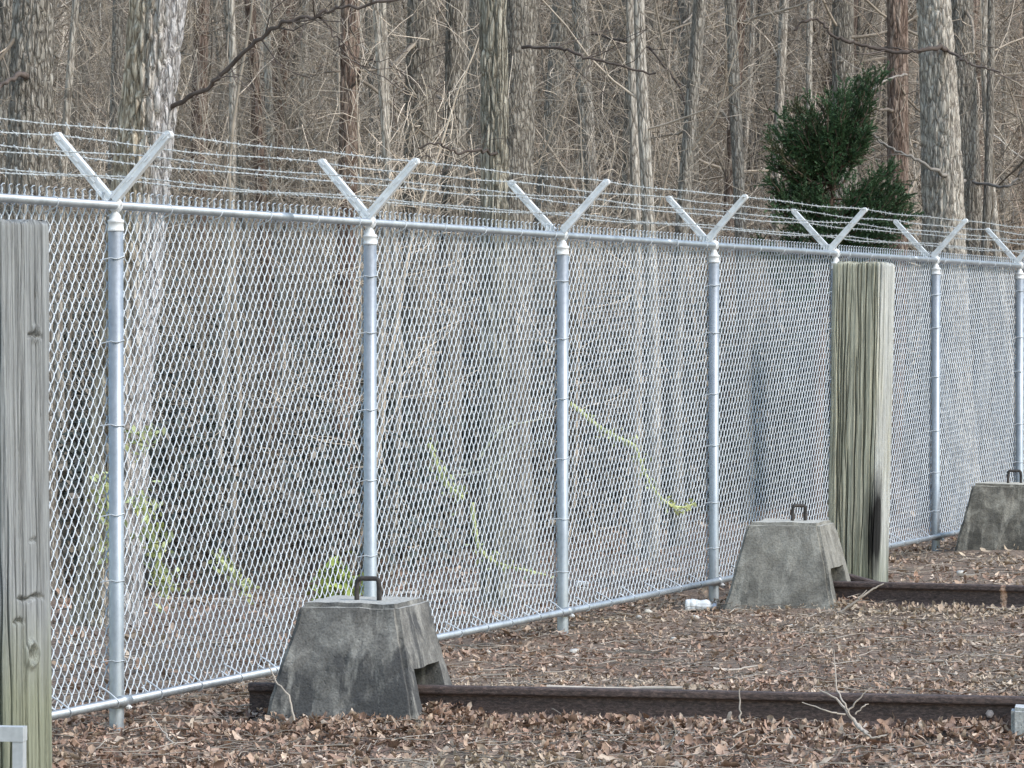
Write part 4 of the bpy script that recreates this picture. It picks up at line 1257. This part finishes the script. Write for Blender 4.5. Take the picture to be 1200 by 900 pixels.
# the limbs that stand out, each with its tree
def limb(ti, pts, r0, r1, colr, tw=14, seed=1):
    root, base = htree[ti]
    P = np.array([PX(*q) for q in pts]) - base
    t = np.linspace(0, 1, len(P)); tt = np.linspace(0, 1, len(P) * 5)
    Q = np.stack([np.interp(tt, t, P[:, i]) for i in range(3)], 1)
    for _ in range(2): Q[1:-1] = (Q[:-2] + 2 * Q[1:-1] + Q[2:]) / 4
    r = np.random.default_rng(seed)
    Q[1:-1] += r.normal(0, 0.009, Q[1:-1].shape)
    R = np.linspace(r0, r1, len(Q)) * 0.85 * r.uniform(0.85, 1.15, len(Q))
    mb = MB(); mb.tubes(Q, R[None], 8, np.array([colr]))
    if tw:
        C, CR = sprout(Q[None], R[None], tw, 0.15, 1, (0.15, 0.7), 0.8, 0.9, 6, 0.2, 0.45, r)
        mb.tubes(C, np.maximum(CR, 0.003), 4, colr[None] * r.uniform(0.8, 1.5, (len(C), 1)))
        C2, CR2 = sprout(C, CR, 2, 0.3, 1, (0.1, 0.3), 0.8, 0.9, 4, 0.2, 0.5, r)
        mb.tubes(C2, np.maximum(CR2, 0.0025), 3, colr[None] * r.uniform(0.8, 1.5, (len(C2), 1)))
    mb.build('limb', M_TWIG, root)
LD = np.array((0.105, 0.085, 0.075))
limb(0, [(196, 130, 24), (212, 120, 23.9), (240, 106, 23.8), (268, 80, 23.7), (300, 48, 23.6), (332, 25, 23.5), (372, 18, 23.4), (392, 10, 23.4), (440, 4, 23.3), (478, -4, 23.3)], 0.020, 0.010, LD, 10, 1)
limb(0, [(375, 19, 23.4), (385, 30, 23.4), (398, 50, 23.4), (402, 60, 23.4)], 0.010, 0.005, LD, 3, 2)
limb(10, [(612, 56, 29.8), (650, 55, 29.5), (680, 66, 29.3), (720, 76, 29.2), (768, 86, 29.1)], 0.016, 0.009, LD, 6, 3)
limb(9, [(590, 182, 26), (560, 176, 25.6), (530, 178, 25.5), (512, 166, 25.4), (490, 174, 25.4)], 0.013, 0.007, LD, 4, 4)
limb(1, [(34, 90, 26.4), (22, 86, 26.2), (8, 98, 26.1), (-8, 108, 26)], 0.026, 0.012, LD * 1.3, 3, 5)
limb(19, [(1110, 62, 35.9), (1104, 55, 35.6), (1080, 60, 35.4), (1060, 63, 35.4), (1035, 60, 35.4), (1010, 52, 35.4), (990, 48, 35.4), (972, 38, 35.4), (960, 22, 35.4), (945, 25, 35.4), (930, 36, 35.4)], 0.028, 0.012, LD, 5, 6)
limb(19, [(1108, 58, 35.8), (1125, 68, 35.6), (1145, 78, 35.5), (1172, 85, 35.4)], 0.018, 0.010, LD * 1.4, 5, 7)
limb(20, [(1140, 213, 38.8), (1180, 221, 38), (1192, 210, 38), (1202, 192, 38)], 0.021, 0.012, np.array((0.22, 0.20, 0.18)), 3, 8)
limb(20, [(1130, 212, 38.8), (1108, 208, 35.6), (1085, 193, 35.5), (1062, 182, 35.5), (1040, 172, 35.6), (1018, 155, 35.8)], 0.024, 0.010, np.array((0.27, 0.245, 0.22)), 6, 9)
limb(18, [(1046, 130, 38.4), (1030, 127, 37.5), (1012, 126, 36.5), (998, 125, 36)], 0.022, 0.013, np.array((0.20, 0.17, 0.145)), 3, 10)
limb(18, [(1062, 88, 38.3), (1040, 92, 37), (1022, 105, 36.4), (1005, 118, 36)], 0.015, 0.009, np.array((0.30, 0.27, 0.24)), 3, 11)
limb(11, [(694, 40, 36), (760, 55, 35), (790, 90, 34.8), (806, 130, 34.7), (812, 190, 34.6)], 0.016, 0.009, LD * 0.8, 5, 12)
limb(4, [(402, 120, 30), (430, 70, 29.8), (455, 75, 29.7), (480, 90, 29.7)], 0.012, 0.006, LD, 6, 13)

# mid-distance trees: a handful of kinds, each copied
kinds = []
for v in range(7):
    r = np.random.default_rng(500 + v)
    H = r.uniform(9, 13)
    mt = [M_GREY, M_DARK, M_PALE, M_RED, M_GREY, M_PALE, M_DARK][v]
    rad = [0.13, 0.10, 0.07, 0.11, 0.17, 0.05, 0.06][v]
    tip = np.array([r.normal(0, 0.35), r.normal(0, 0.35), H])
    root = empty('forest_tree')
    me, ax, R = trunk_mesh(np.zeros(3), tip, rad, rad * 0.5, 520 + v, 12, 44, 0, bend=0.14)
    link('trunk', me, root, mt)
    link('crown', crown(ax, R, 540 + v, 22, 1.2, BR * [1, 0.8, 1.5, 1.0, 1.1, 1.5, 0.9][v], (0.8, 2.6), 8), root, M_TWIG)
    nm_ = ['medium grey', 'slim dark', 'slim pale', 'reddish brown', 'stouter grey', 'very thin pale', 'very thin dark'][v]
    tag(root, f'{nm_} bare tree in the crowded woods well behind the fence', 'tree', f'{nm_} bare trees crowding the woods')
    kinds.append(root)
r = np.random.default_rng(77)
cnt = 0
placed = []
while cnt < 230:
    Y = 38 + 42 * r.uniform() ** 0.8
    X = r.uniform(-0.165, 0.165) * Y
    if abs(X / Y - 0.0865) < 0.024 and Y < 45: continue
    if any(abs(X / Y - a) < 0.0022 and abs(Y - b_) < 14 for a, b_ in placed): continue
    placed.append((X / Y, Y))
    o = kinds[cnt] if cnt < len(kinds) else copy_tree(kinds[int(r.integers(0, len(kinds)))])
    o.location = (X, Y, -0.05 + float(ground_h(np.array([X]), np.array([Y]))[0]))
    s = r.uniform(0.75, 1.2)
    o.scale = (s, s, r.uniform(0.9, 1.1))
    o.rotation_euler = (r.normal(0, 0.02), r.normal(0, 0.03), r.uniform(0, 6.28))
    cnt += 1

# saplings near the fence
skinds = []
for v in range(5):
    r_ = np.random.default_rng(700 + v)
    H = r_.uniform(3.8, 6.0)
    root = empty('sapling')
    P = walk(np.zeros((1, 3)), np.array([[r_.normal(0, 0.08), r_.normal(0, 0.08), 1]]), np.array([H]), 16, 0.07, 0.05, r_)
    R = np.linspace(r_.uniform(0.016, 0.03), 0.004, 16)[None]
    cc = BR * [1.6, 1.1, 2.1, 0.8, 1.3][v]
    MB().tubes(P, R, 7, cc[None]).build('trunk', M_TWIG, root)
    link('crown', crown(P[0], R[0], 720 + v, 14, 0.8, cc, (0.4, 1.5), 6), root, M_TWIG)
    nm_ = ['light brown', 'grey brown', 'pale', 'dark', 'mid brown'][v]
    tag(root, f'thin {nm_} bare sapling with fine twigs close behind the fence', 'sapling', f'thin {nm_} saplings close behind the fence')
    skinds.append(root)
cnt = 0
r = np.random.default_rng(78)
while cnt < 70:
    Y = r.uniform(27, 46); X = r.uniform(-0.16, 0.16) * Y
    if fence_side(np.array(X), np.array(Y)) > -2.8: continue
    if abs(X / Y - 0.0865) < 0.028 and Y < 44: continue
    o = skinds[cnt] if cnt < len(skinds) else copy_tree(skinds[int(r.integers(0, 5))])
    o.location = (X, Y, -0.03); s = r.uniform(0.8, 1.25); o.scale = (s, s, s)
    o.rotation_euler = (0, 0, r.uniform(0, 6.28)); cnt += 1

# brush: tangle of fine twigs and vines nobody could count
mb = MB(); r = np.random.default_rng(81)
N = 6000
Y = r.uniform(38, 64, N); X = r.uniform(-0.165, 0.165, N) * Y
k = (fence_side(X, Y) < -2.0) & ~((np.abs(X / Y - 0.0865) < 0.024) & (Y < 44)); X, Y = X[k], Y[k]; N = len(X)
Z = r.uniform(0.2, 6.8, N) * (Y / 50)
d = unit(np.stack([r.normal(0, 0.8, N), r.normal(0, 0.8, N), r.normal(0.7, 0.7, N)], 1))
P = walk(np.stack([X, Y, Z], 1), d, r.uniform(0.4, 2.2, N), 7, 0.17, 0.03, r)
rad = (0.003 + 0.012 * r.uniform(0, 1, N) ** 3) * (Y / 45)
pal = np.array([[0.33, 0.283, 0.234], [0.43, 0.365, 0.298], [0.17, 0.142, 0.118], [0.60, 0.54, 0.465], [0.44, 0.345, 0.275]])
cc = pal[r.choice(5, N, p=[0.34, 0.26, 0.17, 0.10, 0.13])] * r.uniform(0.8, 1.25, (N, 1))
mb.tubes(P, taper(rad, rad * 0.4, 7), 3, cc)
C, CR = sprout(P[:5000], taper(rad, rad * 0.4, 7)[:5000], 2, 0.2, 1, (0.2, 0.8), 0.7, 0.9, 5, 0.25, 0.6, r)
mb.tubes(C, np.maximum(CR, 0.0028), 3, np.repeat(cc[:5000], 2, 0))
tag(mb.build('brush', M_TWIG), 'tangled bare brown twigs and vines filling the woods', 'brush', kind='stuff')

# far woods: trunks and twigs that read as one mass up the slope
mb = MB(); r = np.random.default_rng(82)
N = 1500
Y = r.uniform(60, 128, N); X = r.uniform(-0.19, 0.19, N) * Y
P = walk(np.stack([X, Y, ground_h(X, Y) - 0.2], 1), np.stack([r.normal(0, 0.05, N), r.normal(0, 0.05, N), np.ones(N)], 1), r.uniform(10, 17, N), 10, 0.03, 0.02, r)
rad = 0.04 + 0.2 * r.uniform(0, 1, N) ** 1.6
cc = pal[r.choice(5, N, p=[0.22, 0.24, 0.12, 0.30, 0.12])] * r.uniform(0.75, 1.35, (N, 1))
RR = taper(rad, rad * 0.35, 10)
mb.tubes(P, RR, 6, cc)
C, CR = sprout(P, RR, 9, 0.08, 1, (1.0, 4.0), 0.6, 0.9, 7, 0.2, 0.3, r, 0.04)
mb.tubes(C, np.clip(CR, 0.008, 0.05), 3, np.repeat(cc, 9, 0) * r.uniform(0.8, 1.3, (len(C), 1)))
C2, CR2 = sprout(C, CR, 2, 0.2, 1, (0.5, 1.8), 0.7, 0.9, 5, 0.2, 0.5, r, 0.04)
mb.tubes(C2, np.clip(CR2, 0.008, 0.03), 3, np.repeat(cc, 18, 0) * r.uniform(0.8, 1.3, (len(C2), 1)))
tag(mb.build('far_woods', M_TWIG), 'bare grey brown woods far behind reading as one mass', 'woods', kind='stuff')

# low dark evergreen undergrowth behind the fence
mb = MB(); r = np.random.default_rng(83)
nb = 900
by = r.uniform(26.5, 56, nb); bx = r.uniform(-0.17, 0.17, nb) * by
k = (fence_side(bx, by) < -3.0) & (by > 27 + np.clip(bx + 1.0, 0, 3) * 3.5)
bx, by = bx[k], by[k]
bh = r.uniform(1.1, 2.5, len(bx)) * np.where(by < 31, 0.6, 1)
for x_, y_, h_ in zip(bx, by, bh):
    nl = int(240 * h_)
    u = unit(r.normal(0, 1, (nl, 3))) * (r.uniform(0.2, 1, (nl, 1)) ** 0.5)
    c = np.array([x_, y_, h_ * 0.5]) + u * np.array([0.75, 0.6, h_ * 0.55]) + r.normal(0, 0.05, (nl, 3))
    c[:, 2] = np.abs(c[:, 2])
    a = unit(r.normal(0, 1, (nl, 3)) + np.array([0, 0, -0.2])); b_ = unit(np.cross(a, r.normal(0, 1, (nl, 3))))
    s = r.uniform(0.025, 0.055, (nl, 1))
    V = np.stack([c - a * s, c + b_ * s * 0.5, c + a * s, c - b_ * s * 0.5], 1)
    base = np.array((0.080, 0.092, 0.080)) if r.uniform() < 0.5 else np.array((0.19, 0.165, 0.135))
    mb.add(V.reshape(-1, 3), np.arange(nl * 4).reshape(-1, 4), None, np.repeat(base[None] * r.uniform(0.6, 1.4, (nl, 1)), 4, 0))
tag(mb.build('undergrowth', M_GREEN, None, False), 'dark evergreen undergrowth in the shade behind the mesh', 'undergrowth', kind='stuff')

# ------------------------------------------------------------------ the cedar
r = np.random.default_rng(90)
YC = 35.0
cb = PX(955, 0, YC); cb[2] = 0
cedar = empty('cedar_tree', tuple(cb))
tag(cedar, 'dark green cedar, the only evergreen tree above the fence', 'tree')
tr = np.array([[0, 0, -0.05], [0.02, 0, 1.0], [0.06, 0.02, 2.0], [0.12, 0, 2.9], [0.22, 0, 3.6]])
MB().tubes(tr, np.array([[0.075, 0.065, 0.05, 0.03, 0.012]]), 9, np.array([[0.16, 0.11, 0.085]])).build('trunk', M_TWIG, cedar)
mb = MB(); fol = MB()
ends = []   # boughs given by where their tips show
tips = [(918, 138), (908, 165), (905, 190), (902, 215), (908, 240), (930, 128), (948, 120), (966, 116), (984, 110), (992, 112), (1004, 98), (1012, 92), (1022, 88), (1030, 82), (935, 150), (955, 140), (975, 135),
        (988, 132), (985, 160), (970, 175), (950, 195), (925, 205), (915, 228), (940, 235), (960, 228), (975, 172), (996, 165), (1010, 152), (1016, 150), (1008, 222), (1022, 212), (1052, 228), (1058, 238), (1046, 215), (1062, 250), (1034, 205), (1042, 200), (1036, 228), (1048, 245),
        (1020, 240), (998, 242), (970, 250), (930, 180), (945, 170), (920, 150), (890, 285), (930, 275), (960, 270), (990, 265), (1020, 262), (1050, 265), (905, 320), (940, 320), (1000, 310), (1040, 300), (960, 160), (935, 215), (950, 225), (922, 165), (940, 185)]
for (tx, ty) in tips:
    for rep in range(3):
        yy = YC + r.normal(0, 0.22)
        e = PX(tx + r.normal(0, 4), ty + r.normal(0, 4), yy) - cb
        hz = np.clip(e[2] - r.uniform(0.15, 0.55), 0.2, 3.5)
        s0 = np.array([np.interp(hz, tr[:, 2], tr[:, 0]), 0, hz])
        t = np.linspace(0, 1, 8)[:, None]
        B = s0 * (1 - t) + e * t
        B[:, 2] -= 0.10 * np.sin(t[:, 0] * np.pi)
        B[1:-1] += r.normal(0, 0.015, B[1:-1].shape)
        mb.tubes(B, np.linspace(0.012, 0.003, 8)[None], 4, np.array([[0.13, 0.095, 0.075]]))
        C, CR = sprout(B[None], np.full((1, 8), 0.004), 34, 0.30, 1.0, (0.06, 0.17), 1.0, 0.7, 4, 0.15, 0.8, r, 0.02)
        mb.tubes(C, np.full((1, 4), 0.002), 3, np.array([[0.06, 0.07, 0.04]]))
        # scale-leaf sprays: short flattened blades along each twig
        nsp = 30
        tt = r.uniform(0.1, 1.05, (len(C), nsp))
        kk = np.minimum((tt * 3).astype(int), 2); ff = (tt * 3 - kk)[..., None]
        ix = np.arange(len(C))[:, None]
        c = C[ix, kk] * (1 - ff) + C[ix, kk + 1] * ff
        dirn = unit(C[ix, kk + 1] - C[ix, kk]) * 1.0 + unit(r.normal(0, 1, c.shape)) * 0.6
        a = unit(dirn).reshape(-1, 3); c = c.reshape(-1, 3)
        b_ = unit(np.cross(a, r.normal(0, 1, a.shape)))
        s = r.uniform(0.009, 0.018, (len(c), 1))
        V = np.stack([c, c + a * s + b_ * s * 0.3, c + a * s * 2, c + a * s - b_ * s * 0.3], 1)
        base = np.array((0.056, 0.108, 0.050)) * r.uniform(0.7, 1.35)
        if r.uniform() < 0.12: base = np.array((0.075, 0.078, 0.04))
        fol.add(V.reshape(-1, 3), np.arange(len(c) * 4).reshape(-1, 4), None, np.repeat(base[None] * r.uniform(0.7, 1.3, (len(c), 1)), 4, 0))
mb.build('boughs', M_TWIG, cedar)
fol.build('foliage', M_GREEN, cedar, False)
